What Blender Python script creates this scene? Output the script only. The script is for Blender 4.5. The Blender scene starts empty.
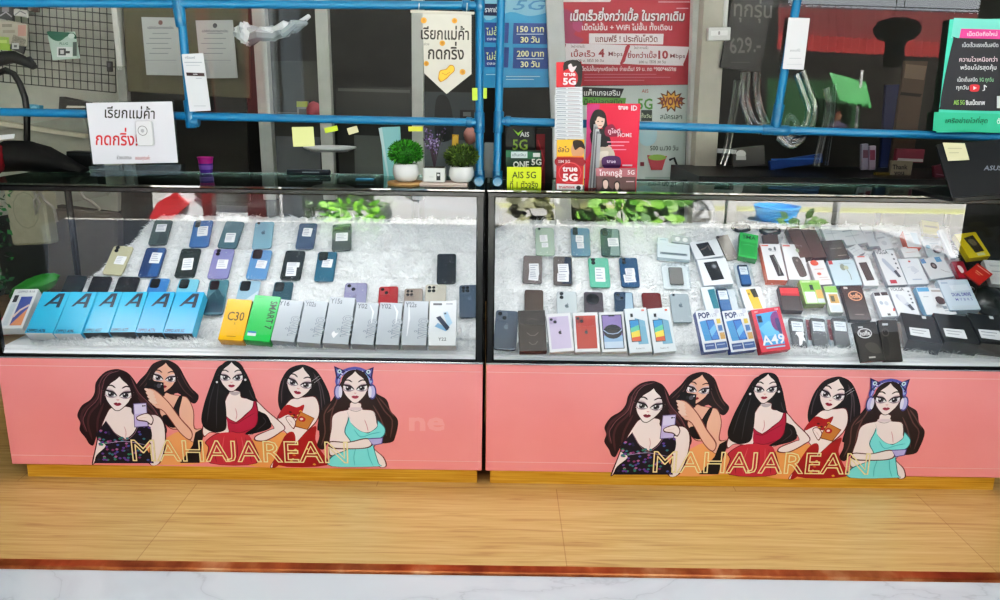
import bpy, math, random
from mathutils import Vector, Matrix
random.seed(7)
SC = bpy.context.scene
COL = SC.collection
R = math.radians
# ------------------------------------------------------------------ camera
FPX = 800.0
CAM = Vector((0, -2.5, 1.293))
PITCH, ROLL = R(14.4), R(.8)
FW = Vector((0, math.cos(PITCH), -math.sin(PITCH)))
_rt = Vector((1, 0, 0)); _up = _rt.cross(FW)
RT = _rt * math.cos(ROLL) + _up * math.sin(ROLL)
UP = -_rt * math.sin(ROLL) + _up * math.cos(ROLL)
cd = bpy.data.cameras.new('camera'); cam = bpy.data.objects.new('camera', cd); COL.objects.link(cam)
cd.sensor_width = 36; cd.lens = 36 * FPX / 1000; cd.clip_start = .02; cd.clip_end = 300
m = Matrix((RT, UP, -FW)).transposed().to_4x4(); m.translation = CAM
cam.matrix_world = m; SC.camera = cam
def ray(p): return FW * FPX + RT * (p[0] - 500) - UP * (p[1] - 300)
def hit(p, q, n):
    d = ray(p); n = Vector(n); return CAM + d * ((Vector(q) - CAM).dot(n) / d.dot(n))
def atY(px, py, y): return hit((px, py), (0, y, 0), (0, 1, 0))
def atZ(px, py, z): return hit((px, py), (0, 0, z), (0, 0, 1))
def mir(px, py, d, g=0.0):                  # where a thing seen mirrored in a pane at y=g really stands
    p = atY(px, py, d); p.y = 2 * g - d; return p
# ------------------------------------------------------------------ materials
MATS = {}
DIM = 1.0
def lin(h):
    h = h.lstrip('#'); o = []
    for i in (0, 2, 4):
        c = int(h[i:i+2], 16) / 255
        o.append(c / 12.92 if c <= .04045 else ((c + .055) / 1.055) ** 2.4)
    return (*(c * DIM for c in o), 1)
def cm(h, rough=.5, metal=0., coat=0., em=0., noise=0., nscale=20.):
    k = (h, rough, metal, coat, em, noise, nscale, DIM)
    if k in MATS: return MATS[k]
    m = bpy.data.materials.new('paint_' + h.strip('#')); m.use_nodes = True
    nt = m.node_tree; b = nt.nodes['Principled BSDF']
    b.inputs['Base Color'].default_value = lin(h); b.inputs['Roughness'].default_value = rough
    b.inputs['Metallic'].default_value = metal; b.inputs['Coat Weight'].default_value = coat
    if em: b.inputs['Emission Color'].default_value = lin(h); b.inputs['Emission Strength'].default_value = em
    if noise:
        tc = nt.nodes.new('ShaderNodeTexCoord'); n = nt.nodes.new('ShaderNodeTexNoise'); n.inputs['Scale'].default_value = nscale
        n.inputs['Detail'].default_value = 5
        mx = nt.nodes.new('ShaderNodeMix'); mx.data_type = 'RGBA'; mx.blend_type = 'MULTIPLY'
        rp = nt.nodes.new('ShaderNodeValToRGB'); rp.color_ramp.elements[0].position = .3; rp.color_ramp.elements[1].position = .7
        rp.color_ramp.elements[0].color = (1 - noise, 1 - noise, 1 - noise, 1)
        nt.links.new(tc.outputs['Object'], n.inputs['Vector']); nt.links.new(n.outputs['Fac'], rp.inputs['Fac'])
        mx.inputs['Factor'].default_value = 1; mx.inputs['A'].default_value = lin(h)
        nt.links.new(rp.outputs['Color'], mx.inputs['B']); nt.links.new(mx.outputs['Result'], b.inputs['Base Color'])
    MATS[k] = m; return m
def clear(name, refl, tint='ffffff', rough=0.0, fres=True):
    if name in MATS: return MATS[name]
    m = bpy.data.materials.new(name); m.use_nodes = True; nt = m.node_tree
    nt.nodes.remove(nt.nodes['Principled BSDF']); out = nt.nodes['Material Output']
    t = nt.nodes.new('ShaderNodeBsdfTransparent'); t.inputs['Color'].default_value = lin(tint)
    g = nt.nodes.new('ShaderNodeBsdfGlossy'); g.inputs['Roughness'].default_value = rough
    mx = nt.nodes.new('ShaderNodeMixShader'); mx.inputs[0].default_value = refl
    if fres:
        lw = nt.nodes.new('ShaderNodeLayerWeight'); lw.inputs['Blend'].default_value = .25
        ma = nt.nodes.new('ShaderNodeMath'); ma.operation = 'MULTIPLY_ADD'; ma.inputs[1].default_value = .5; ma.inputs[2].default_value = refl
        ma.use_clamp = True
        nt.links.new(lw.outputs['Fresnel'], ma.inputs[0]); nt.links.new(ma.outputs[0], mx.inputs[0])
    nt.links.new(t.outputs[0], mx.inputs[1]); nt.links.new(g.outputs[0], mx.inputs[2]); nt.links.new(mx.outputs[0], out.inputs[0])
    MATS[name] = m; return m
GLASS = clear('case_glass', .075)
TOPGLASS = clear('top_glass', .12, 'b9c9c3')
FILM = clear('clear_vinyl', .055)
PLASTIC = clear('clear_plastic', .012, 'f4f8fa', .25, False)
ACRYL = clear('acrylic', .05, 'e8eef0', .02)
def ramp_mat(name, coord, noise_scale, stretch, cols, rough=.4, metal=0, detail=6, dist=0., coat=0., bump=0.):
    m = bpy.data.materials.new(name); m.use_nodes = True; nt = m.node_tree; b = nt.nodes['Principled BSDF']
    tc = nt.nodes.new('ShaderNodeTexCoord'); mp = nt.nodes.new('ShaderNodeMapping'); mp.inputs['Scale'].default_value = stretch
    n = nt.nodes.new('ShaderNodeTexNoise'); n.inputs['Scale'].default_value = noise_scale; n.inputs['Detail'].default_value = detail
    n.inputs['Distortion'].default_value = dist
    rp = nt.nodes.new('ShaderNodeValToRGB'); el = rp.color_ramp.elements
    while len(el) < len(cols): el.new(.5)
    for e, (p, c) in zip(el, cols): e.position = p; e.color = lin(c)
    nt.links.new(tc.outputs[coord], mp.inputs[0]); nt.links.new(mp.outputs[0], n.inputs['Vector'])
    nt.links.new(n.outputs['Fac'], rp.inputs[0]); nt.links.new(rp.outputs[0], b.inputs['Base Color'])
    b.inputs['Roughness'].default_value = rough; b.inputs['Metallic'].default_value = metal; b.inputs['Coat Weight'].default_value = coat
    if bump:
        bp = nt.nodes.new('ShaderNodeBump'); bp.inputs['Strength'].default_value = bump; bp.inputs['Distance'].default_value = .01
        nt.links.new(n.outputs['Fac'], bp.inputs['Height']); nt.links.new(bp.outputs[0], b.inputs['Normal'])
    return m, nt, b, rp
# ------------------------------------------------------------------ text outlines (flat meshes, Thai tone marks stacked by hand)
TC = {}
UPPER = 'ัิีึื็ํ'
TONE = '่้๊๋์'
def _raw(s, off=0., out=0.):
    c = bpy.data.curves.new('t', 'FONT'); c.body = s; c.resolution_u = 2; c.offset = off
    if out: c.fill_mode = 'NONE'; c.bevel_depth = out; c.bevel_resolution = 0
    o = bpy.data.objects.new('t', c); me = o.to_mesh()
    v = [(p.co.x, p.co.y) for p in me.vertices]; f = [tuple(p.vertices) for p in me.polygons]
    o.to_mesh_clear(); bpy.data.objects.remove(o); bpy.data.curves.remove(c)
    return v, f
def _w(s):
    v, f = _raw(s + '|'); return max(p[0] for p in v) if v else 0
def tmesh(s, off=.0, out=0.):
    k = (s, off, out)
    if k in TC: return TC[k]
    base, extra = '', []
    for ch in s:
        if ch in TONE and base and base[-1] in UPPER: extra.append((base, ch))
        else: base += ch
    v, f = _raw(base, off, out)
    b0 = _w('')
    for pre, ch in extra:
        dx = _w(pre) - b0
        v2, f2 = _raw(ch, off, out); k0 = len(v)
        v += [(x + dx, y + .17) for x, y in v2]; f += [tuple(i + k0 for i in q) for q in f2]
    xs = [p[0] for p in v] or [0, 1]; ys = [p[1] for p in v] or [0, 1]
    TC[k] = (v, f, min(xs), max(xs), min(ys), max(ys)); return TC[k]
def outline_loops(s):
    c = bpy.data.curves.new('t', 'FONT'); c.body = s; c.resolution_u = 2; c.fill_mode = 'NONE'
    o = bpy.data.objects.new('t', c); me = o.to_mesh(); v = [(p.co.x, p.co.y) for p in me.vertices]; nb = {}
    for e in me.edges: a, b = e.vertices; nb.setdefault(a, []).append(b); nb.setdefault(b, []).append(a)
    o.to_mesh_clear(); bpy.data.objects.remove(o); bpy.data.curves.remove(c); loops = []; seen = set()
    for k in nb:
        if k in seen: continue
        L = [k]; seen.add(k)
        while True:
            nx = [q for q in nb[L[-1]] if q not in seen]
            if not nx: break
            L.append(nx[0]); seen.add(nx[0])
        loops.append([v[i] for i in L])
    return loops
# ------------------------------------------------------------------ mesh builder
class MB:
    def __init__(s): s.v = []; s.f = []; s.mi = []; s.mats = []
    def mat(s, m):
        if m not in s.mats: s.mats.append(m)
        return s.mats.index(m)
    def add(s, vs, fs, m, M=None):
        k = len(s.v); i = s.mat(m)
        s.v += [tuple(M @ Vector(p)) if M else tuple(p) for p in vs]
        s.f += [tuple(a + k for a in q) for q in fs]; s.mi += [i] * len(fs)
    def box(s, c, d, m, M=None, ch=0.):
        x, y, z = (a / 2 for a in d); cx, cy, cz = c
        if ch: return s.slab(2*x, 2*y, 2*z, min(ch, x*.9, y*.9), m, m, (M or Matrix()) @ Matrix.Translation((cx, cy - y, cz + z)), n=1, ch=ch)
        vs = [(cx + a*x, cy + b*y, cz + e*z) for a in (-1, 1) for b in (-1, 1) for e in (-1, 1)]
        s.add(vs, [(0,1,3,2),(4,6,7,5),(0,4,5,1),(2,3,7,6),(0,2,6,4),(1,5,7,3)], m, M)
    def slab(s, w, h, t, r, front, side, M=None, n=4, ch=.001, sides=None, back=None):
        # rounded plate: x +-w/2, y 0..h, front face at z=0, back at z=-t
        ch = min(ch, t * .45, r if r > 0 else ch)
        def ring(ins, z):
            o = []; rr = max(r - ins, .0001)
            for cx, cy, a0 in ((w/2-r, h-r, 0), (-w/2+r, h-r, 90), (-w/2+r, r, 180), (w/2-r, r, 270)):
                for i in range(n + 1):
                    a = R(a0 + 90 * i / n); o.append((cx + rr * math.cos(a), cy + rr * math.sin(a), z))
            return o
        rs = [ring(ch, 0), ring(0, -ch), ring(0, -t + ch), ring(ch, -t)]; N = len(rs[0])
        vs = sum(rs, []); M = M or Matrix()
        s.add(vs, [tuple(range(N))], front, M)
        s.add(rs[3], [tuple(reversed(range(N)))], back or side, M)
        q = {}
        for k in range(3):
            for i in range(N):
                j = (i + 1) % N; mm = side
                if sides:
                    seg = (i // (n + 1)) if i % (n + 1) == n else None      # 0 top 1 left 2 bottom 3 right
                    mm = sides.get('TLBR'[seg] if seg is not None else '', side)
                q.setdefault(id(mm), (mm, []))[1].append((k*N + i, (k+1)*N + i, (k+1)*N + j, k*N + j))
        for mm, fs in q.values(): s.add(vs, fs, mm, M)
    def tube(s, pts, r, m, n=10, cap=True, M=None):
        pts = [Vector(p) for p in pts]; rs = r if isinstance(r, (list, tuple)) else [r] * len(pts); vs = []; fs = []
        prev = None
        for i, p in enumerate(pts):
            d = (pts[min(i+1, len(pts)-1)] - pts[max(i-1, 0)]).normalized()
            a = prev if prev else (Vector((0, 0, 1)) if abs(d.z) < .9 else Vector((1, 0, 0)))
            x = (a - d * a.dot(d)).normalized(); prev = x; y = d.cross(x)
            vs += [p + (x * math.cos(2*math.pi*k/n) + y * math.sin(2*math.pi*k/n)) * rs[i] for k in range(n)]
        for i in range(len(pts) - 1):
            for k in range(n):
                l = (k + 1) % n; fs.append((i*n+k, i*n+l, (i+1)*n+l, (i+1)*n+k))
        if cap: fs.append(tuple(reversed(range(n)))); fs.append(tuple((len(pts)-1)*n + k for k in range(n)))
        s.add(vs, fs, m, M)
    def lathe(s, prof, m, c=(0, 0, 0), n=24, M=None):
        vs = []; fs = []; c = Vector(c)
        for r, z in prof: vs += [c + Vector((r*math.cos(2*math.pi*k/n), r*math.sin(2*math.pi*k/n), z)) for k in range(n)]
        for i in range(len(prof) - 1):
            for k in range(n):
                l = (k+1) % n; fs.append((i*n+k, i*n+l, (i+1)*n+l, (i+1)*n+k))
        s.add(vs, fs, m, M)
    def blob(s, c, rad, m, M=None, n=10, k=7, wob=0.):
        vs = []; fs = []
        for i in range(k + 1):
            th = math.pi * i / k
            for j in range(n):
                ph = 2*math.pi*j/n; w = 1 + random.uniform(-wob, wob)
                vs.append((c[0] + rad[0]*math.sin(th)*math.cos(ph)*w, c[1] + rad[1]*math.sin(th)*math.sin(ph)*w, c[2] + rad[2]*math.cos(th)*w))
        for i in range(k):
            for j in range(n):
                l = (j+1) % n; fs.append((i*n+j, (i+1)*n+j, (i+1)*n+l, i*n+l))
        s.add(vs, fs, m, M)
    def build(s, name, parent=None, M=None, smooth=40):
        me = bpy.data.meshes.new(name); me.from_pydata(s.v, [], s.f); me.update()
        for mm in s.mats: me.materials.append(mm)
        me.polygons.foreach_set('material_index', s.mi)
        if smooth:
            me.polygons.foreach_set('use_smooth', [True] * len(me.polygons)); me.set_sharp_from_angle(angle=R(smooth))
        o = bpy.data.objects.new(name, me); COL.objects.link(o)
        if parent: o.parent = parent
        if M: o.matrix_local = M
        return o
def tag(o, label, cat, group=None):
    o['label'] = label; o['category'] = cat
    if group: o['group'] = group
    return o
def thing(name, label, cat, M=None, group=None):
    o = bpy.data.objects.new(name, None); COL.objects.link(o); o.empty_display_size = .02
    if M: o.matrix_world = M if isinstance(M, Matrix) else Matrix.Translation(M)
    return tag(o, label, cat, group)
def struct(o): o['kind'] = 'structure'; return o
def copy_tree(o, M=None, label=None):
    c = o.copy(); COL.objects.link(c)
    if M: c.matrix_world = M
    if label: c['label'] = label
    for ch in o.children:
        d = ch.copy(); COL.objects.link(d); d.parent = c
        for g in ch.children:
            e = g.copy(); COL.objects.link(e); e.parent = d
    return c
# ------------------------------------------------------------------ flat printing
def smoothpts(ps, k=4):
    o = []; n = len(ps)
    for i in range(n):
        p0, p1, p2, p3 = ps[i-1], ps[i], ps[(i+1) % n], ps[(i+2) % n]
        if p1 == p2: continue
        if p0 == p1: p0 = (2*p1[0]-p2[0], 2*p1[1]-p2[1])
        if p3 == p2: p3 = (2*p2[0]-p1[0], 2*p2[1]-p1[1])
        for j in range(k):
            t = j / k
            o.append(tuple(.5*(2*p1[a] + (p2[a]-p0[a])*t + (2*p0[a]-5*p1[a]+4*p2[a]-p3[a])*t*t + (3*p1[a]-p0[a]-3*p2[a]+p3[a])*t**3) for a in (0, 1)))
    return [p for i, p in enumerate(o) if abs(p[0]-o[i-1][0]) + abs(p[1]-o[i-1][1]) > 1e-6]
def deco(mb, ops, f, nrm, eps=.00022, rough=.45, z0=1, asp=1.):
    # f(u,v) -> point on the surface; asp = world height of one v over world width of one u
    from mathutils.geometry import tessellate_polygon
    nrm = Vector(nrm)
    for k, op in enumerate(ops):
        off = nrm * eps * (z0 + k); ty = op[0]; col = op[-1] if ty != 't' else op[5]
        mt = col if not isinstance(col, str) else cm(col, rough)
        if ty == 'r':
            u0, v0, u1, v1 = op[1:5]; ps = [(u0, v0), (u0, v1), (u1, v1), (u1, v0)]
        elif ty == 'q': ps = op[1]
        elif ty == 'c': ps = smoothpts(op[1])
        elif ty == 'e':
            u, v, a, b = op[1:5]; ps = [(u + a*math.cos(i*math.pi/8), v - b*math.sin(i*math.pi/8)) for i in range(16)]
        elif ty == 'l':
            pts, w = op[1], op[2]; L = []; Rr = []
            for i, p in enumerate(pts):
                a, b = pts[max(i-1, 0)], pts[min(i+1, len(pts)-1)]
                dx, dy = b[0]-a[0], (b[1]-a[1])*asp; l = math.hypot(dx, dy) or 1
                nx, ny = -dy/l*w/2, dx/l*w/2/asp
                if op[0] == 'l' and len(op) > 4 and i in (0, len(pts)-1): nx *= .3; ny *= .3
                L.append((p[0]+nx, p[1]+ny)); Rr.append((p[0]-nx, p[1]-ny))
            n = len(pts); vs = [f(*p) + off for p in L + Rr]
            mb.add(vs, [(i, i+1, n+i+1, n+i) for i in range(n-1)], mt); continue
        elif ty == 't':
            s, u, v, hh = op[1:5]; kw = op[6] if len(op) > 6 else {}
            tv, tf, x0, x1, y0, y1 = tmesh(s, min(kw.get('b', .008), .006) if 'M' in s and s not in ('SMART 7',) else kw.get('b', .008), kw.get('out', 0.))
            # hh = size of one em in v units; u,v = centre of the ink (or left edge with al='l')
            sy = hh; sx = hh * asp
            if 'w' in kw: sx = kw['w'] / max(x1 - x0, 1e-6)
            cx = x0 if kw.get('al') == 'l' else (x0+x1)/2; cy = (y0+y1)/2 if not kw.get('al') == 'l' else .35
            if any('\u0e00' < q < '\u0e7f' for q in s) and kw.get('al') != 'l': cy = .36
            a = R(kw.get('rot', 0)); ca, sa = math.cos(a), math.sin(a); sh = kw.get('sh', 0)
            vs = []
            for x, y in tv:
                X = (x - cx + sh*(y - cy)) * sx; Y = (y - cy) * sy / 1
                Xr = X*ca - Y*asp*sa; Yr = X/asp*sa + Y*ca
                vs.append(f(u + Xr, v - Yr) + off)
            mb.add(vs, tf, mt); continue
        vs = [f(*p) + off for p in ps]
        tri = tessellate_polygon([[Vector((p[0], p[1], 0)) for p in ps]]) if ty in 'qc' and len(ps) > 4 else [tuple(range(len(ps)))]
        # keep the winding towards the viewer
        fs = []
        for t in tri:
            a, b, c = (Vector(vs[t[0]]), Vector(vs[t[1]]), Vector(vs[t[2]]))
            fs.append(tuple(t) if (b-a).cross(c-a).dot(nrm) > 0 else tuple(reversed(t)))
        mb.add(vs, fs, mt)
def face(mb, w, h, ops, z=0., rough=.45, eps=.0002):    # print on a slab's front, u 0..1 left to right, v 0..1 top to bottom
    deco(mb, ops, lambda u, v: Vector(((u - .5) * w, (1 - v) * h, z)), (0, 0, 1), eps, rough, asp=h / w)
# ------------------------------------------------------------------ placing on the sloping fur or on the counter
RA = R(41.0); RN = Vector((0, -math.sin(RA), math.cos(RA))); RP = Vector((0, .12, .487))
LEDGE = .478; TOPZ = 1.007
def place(TL, TR, BR, BL, alpha=None, t=.008, z=None, y=None, lift=.004):
    V = lambda p: Vector((p[0], p[1]))
    mb_, mt_ = (V(BL) + V(BR)) / 2, (V(TL) + V(TR)) / 2
    al = RA if alpha is None else R(alpha)
    n = Vector((0, -math.sin(al), math.cos(al)))
    if y is not None: Pb = hit(mb_, (0, y, 0), (0, 1, 0))
    elif z is not None: Pb = hit(mb_, (0, 0, z + t * math.cos(al)), (0, 0, 1))
    else: Pb = hit(mb_, RP + RN * (t + lift), RN)
    Pt = hit(mt_, Pb, n)
    a, b, c, d = (hit(p, Pb, n) for p in (TL, TR, BR, BL))
    w = ((b - a).length + (c - d).length) / 2; up = Pt - Pb; h = up.length; yv = up / h; xv = yv.cross(n)
    M = Matrix((xv, yv, n)).transposed().to_4x4(); M.translation = Pb
    return M, w, h
# ================================================================== the setting
def slabbox(name, x0, x1, y0, y1, z0, z1, mat, parent=None, ch=0.):
    b = MB(); b.box(((x0+x1)/2, (y0+y1)/2, (z0+z1)/2), (x1-x0, y1-y0, z1-z0), mat, ch=ch); return b.build(name, parent, smooth=0 if not ch else 40)
# wood laminate with lengthwise grain and plank joints
WOOD, nt, b_, rp_ = ramp_mat('oak_laminate', 'Object', 2.6, (1.3, 26, 1), [(.30, '#ad8554'), (.44, '#c29c66'), (.56, '#caa570'), (.72, '#d3b07e')], .34, detail=12, dist=1.0)
bk = nt.nodes.new('ShaderNodeTexBrick'); bk.inputs['Scale'].default_value = 1; bk.inputs['Brick Width'].default_value = 1.22; bk.inputs['Row Height'].default_value = .9
bk.inputs['Mortar Size'].default_value = .0014; bk.inputs['Color1'].default_value = (1, 1, 1, 1); bk.inputs['Color2'].default_value = (.93, .93, .93, 1); bk.inputs['Mortar'].default_value = (.68, .6, .52, 1)
tc = nt.nodes.new('ShaderNodeTexCoord'); mp = nt.nodes.new('ShaderNodeMapping'); mp.inputs['Location'].default_value = (1.02, .03, 0)
mx = nt.nodes.new('ShaderNodeMix'); mx.data_type = 'RGBA'; mx.blend_type = 'MULTIPLY'; mx.inputs['Factor'].default_value = 1
nt.links.new(tc.outputs['Object'], mp.inputs[0]); nt.links.new(mp.outputs[0], bk.inputs['Vector']); nt.links.new(rp_.outputs[0], mx.inputs['A'])
nt.links.new(bk.outputs['Color'], mx.inputs['B']); nt.links.new(mx.outputs['Result'], b_.inputs['Base Color'])
MARB, nt, b_, rp_ = ramp_mat('white_marble', 'Object', 1.3, (1, 2.6, 1), [(.44, '#d3d8de'), (.494, '#ccd1d8'), (.5, '#bdc2c9'), (.506, '#ccd1d8'), (.6, '#d6dbe1')], .18, detail=7, dist=1.2)
YC = -.50                                                     # line of the copper strip
struct(slabbox('floor', -3.2, 3.2, YC, 2.6, -.05, 0, WOOD))
struct(slabbox('floor', -4.5, 4.5, -5.6, YC - .03, -.06, -.006, MARB))
COPPER, *_ = ramp_mat('copper', 'Object', 3, (2, 1, 1), [(.36, '#7f4328'), (.52, '#b06a42'), (.68, '#dfae84')], .3, metal=.75)
struct(slabbox('trim_1', -3.2, 3.2, YC - .032, YC + .006, -.03, .004, COPPER, ch=.003))
struct(slabbox('floor', -4.5, 4.5, -5.72, -5.6, -1.2, -.006, cm('#9a9a96', .7, noise=.3)))
struct(slabbox('ceiling', -4.5, 4.5, -4.3, 2.6, 2.85, 2.95, cm('#b9bcb8', .8, noise=.1)))
struct(slabbox('wall_back', -4.5, 4.5, 2.5, 2.6, 0, 2.9, cm('#3a3b38', .8, noise=.3, nscale=3)))
struct(slabbox('wall_left', -3.3, -3.2, -3, 2.6, 0, 2.9, cm('#8d9088', .8, noise=.15)))
struct(slabbox('wall_right', 3.2, 3.3, -3, 2.6, 0, 2.9, cm('#4b4a46', .8, noise=.2)))
BLK = cm('#0c0d0e', .25); DBLK = cm('#101113', .55); GOLD, *_ = ramp_mat('brushed_gold', 'Object', 4, (1, 1, 40), [(.3, '#c4922e'), (.6, '#e3b350'), (.8, '#f5d488')], .35, metal=.45)
SILV = cm('#c9cdd0', .25, 1.0); PINK, nt, b_, rp_ = ramp_mat('pink_vinyl', 'Object', .9, (1, 1, 1.5), [(.3, '#f08a8b'), (.5, '#f59697'), (.7, '#f8a4a6')], .28, coat=.25)
WHT = cm('#e9ecec', .4); PAPER = cm('#eceef0', .6)
# ================================================================== display cases
CASES = []
def make_case(x0, x1, label, topdepth, kx0):
    c = thing('display_case', label, 'display case', Vector(((x0+x1)/2, 0, 0)), 'glass display cases'); ox = -(x0+x1)/2
    X0, X1 = x0 + ox, x1 + ox
    slabbox('kick_base', kx0 + ox, X1 - .018, .004, .5, 0, .047, GOLD, c, ch=.002)
    slabbox('carcass', X0 + .004, X1 - .004, .014, .55, .047, .425, cm('#4a3a33', .6), c)
    b = MB(); b.box((0, .006, .2405), (x1-x0-.004, .013, .383), PINK, ch=.002)
    for z, a in ((.405, 1), (.083, 1)): b.box((0, -.0008, z), (x1-x0-.01, .0012, .0018), cm('#f9b3b4', .3))
    pan = b.build('front_panel', c)
    slabbox('panel_trim', X0, X1, -.004, .012, .431, .4385, SILV, c, ch=.002)
    slabbox('front_rail', X0, X1, -.003, .02, .4385, .446, BLK, c, ch=.002)
    b = MB(); xa, xb = X0 + .024, X1 - .024; b.add([(xa,.005,.447),(xb,.005,.447),(xb,.026,.468),(xa,.026,.468),(xa,.034,.447),(xb,.034,.447)], [(0,1,2,3),(3,2,5,4),(0,3,4),(1,5,2)], cm('#f4f6f7', .3)); b.build('front_strip', c, smooth=0)
    slabbox('deck', X0 + .01, X1 - .01, .012, .545, .440, .462, cm('#f2f4f4', .35), c, ch=.003)
    for xx in (X0, X1 - .026):
        slabbox('corner_post', xx, xx + .026, -.004, .022, .4385, .99, BLK, c, ch=.004)
        slabbox('rear_post', xx, xx + .02, .535, .555, .43, .99, BLK, c, ch=.003)
        slabbox('side_glass', xx + .008, xx + .014, .022, .535, .445, .985, clear('side_glass', .03, fres=False), c)
    slabbox('top_rail', X0, X1, -.005, .024, .982, .999, BLK, c, ch=.003)
    slabbox('rear_rail', X0, X1, .53, .556, .97, .99, BLK, c, ch=.003)
    b = MB(); b.add([(X0+.026, .004, .446), (X1-.026, .004, .446), (X1-.026, .004, .984), (X0+.026, .004, .984)], [(0, 1, 2, 3)], GLASS); b.build('front_glass', c, smooth=0)
    b = MB(); b.add([(X0+.02, .545, .446), (X1-.02, .545, .446), (X1-.02, .545, .975), (X0+.02, .545, .975)], [(0, 1, 2, 3)], clear('rear_glass', .015, fres=False)); b.build('rear_glass', c, smooth=0)
    slabbox('top_glass', X0 - .002, X1 + .002, -.008, topdepth, .999, 1.007, TOPGLASS, c, ch=.002)
    slabbox('top_edge', X0 - .002, X1 + .002, topdepth, topdepth + .006, .998, 1.008, SILV, c, ch=.001)
    return c, pan, ox
XL0, XL1, XR0, XR1 = -1.66, -.052, -.044, 1.72
caseL, panL, oxL = make_case(XL0, XL1, 'glass display case on the left, pink cartoon-print base, holding rows of boxed phones', .42, -1.612)
caseR, panR, oxR = make_case(XR0, XR1, 'glass display case on the right, pink cartoon-print base, crowded with accessory boxes', .30, -.026)
# ================================================================== fur lining (one object per case: strands nobody could count)
def fur(x0f, x0b, x1, name, label, seed, n):
    rnd = random.Random(seed); vs = []; fs = []; mi = []
    prof = [(.022, .468), (.032, .480), (.052, .483), (.08, .477)]
    for i in range(24):
        y = .10 + i * (.535 - .10) / 23
        z = .487 + (y - .12) * math.tan(RA) - .008
        s = ((y - .10) / .105) % 1.0
        z += -.014 + .016 * s if y > .13 else -.004
        prof.append((y, min(z, .838)))
    NX = 70
    def xx(u, y): 
        a = x0f + (x0b - x0f) * min(max((y - .26) / .26, 0), 1); return a + (x1 - a) * u
    bump = [[rnd.uniform(-.0035, .0035) for _ in prof] for _ in range(NX + 1)]
    def P(i, j):
        y, z = prof[j]; u = i / NX
        zz = z + bump[i][j] * (1 if j > 2 else .5)
        if i < 3: zz = max(.463, zz - (3 - i) * .012)
        return (xx(u, y), y, zz)
    for i in range(NX + 1):
        for j in range(len(prof)): vs.append(P(i, j))
    m = len(prof)
    for i in range(NX):
        for j in range(m - 1): fs.append((i*m+j, (i+1)*m+j, (i+1)*m+j+1, i*m+j+1)); mi.append(0)
    for j in range(m - 1):                                    # side skirt and back drop
        a, b = P(0, j), P(0, j+1); k = len(vs); vs += [a, b, (b[0]-.012, b[1], .463), (a[0]-.012, a[1], .463)]; fs.append((k, k+1, k+2, k+3)); mi.append(0)
    for _ in range(n):
        i = rnd.random() * NX; j = rnd.random()**.9 * (m - 1.01); i0, j0 = int(i), int(j)
        a, b, c = P(i0, j0), P(min(i0+1, NX), j0), P(i0, min(j0+1, m-1)); fi, fj = i - i0, j - j0
        p = Vector((a[0] + (b[0]-a[0])*fi + (c[0]-a[0])*fj, a[1] + (c[1]-a[1])*fj, a[2] + (b[2]-a[2])*fi + (c[2]-a[2])*fj))
        slope = 1 if p.y > .1 else .25
        nrm = Vector((0, -.62*slope, .78)).normalized()
        cx = math.sin(p.x*61 + p.y*43 + 2*math.sin(p.x*17)) + math.sin(p.x*29 - p.y*71 + 2); cz = math.sin(p.x*47 + 1 + p.y*63 + 2*math.sin(p.y*31))
        d = (nrm*.55 + Vector((cx*.26 + rnd.gauss(0, .22), -.5 + cz*.2 + rnd.gauss(0, .2), -.35*slope + cz*.18 + rnd.gauss(0, .18)))).normalized()
        L = rnd.uniform(.014, .032); w = rnd.uniform(.0005, .0009)
        s = d.cross(Vector((rnd.gauss(0, 1), rnd.gauss(0, 1), rnd.gauss(0, 1)))).normalized() * w
        mid = p + d*L*.55 + nrm*L*.12; tip = p + d*L - Vector((0, 0, L*.12)); k = len(vs)
        vs += [p - s, p + s, mid + s*.8, mid - s*.8, tip]; fs += [(k, k+1, k+2, k+3), (k+3, k+2, k+4)]; mi += [1, 1]
    me = bpy.data.meshes.new(name); me.from_pydata([tuple(v) for v in vs], [], fs); me.update()
    me.materials.append(cm('#d9dcdc', .9)); me.materials.append(cm('#f2f4f4', .8)); me.polygons.foreach_set('material_index', mi)
    o = bpy.data.objects.new(name, me); COL.objects.link(o); o['kind'] = 'stuff'; tag(o, label, 'fur'); return o
fur(-1.545, -1.335, XL1 - .02, 'fur_lining', 'white shaggy fur covering the sloped tiers of the left glass case', 3, 60000)
fur(XR0 + .022, XR0 + .022, XR1 - .03, 'fur_lining', 'white shaggy fur under the phones and boxes in the right glass case', 5, 60000)
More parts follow.
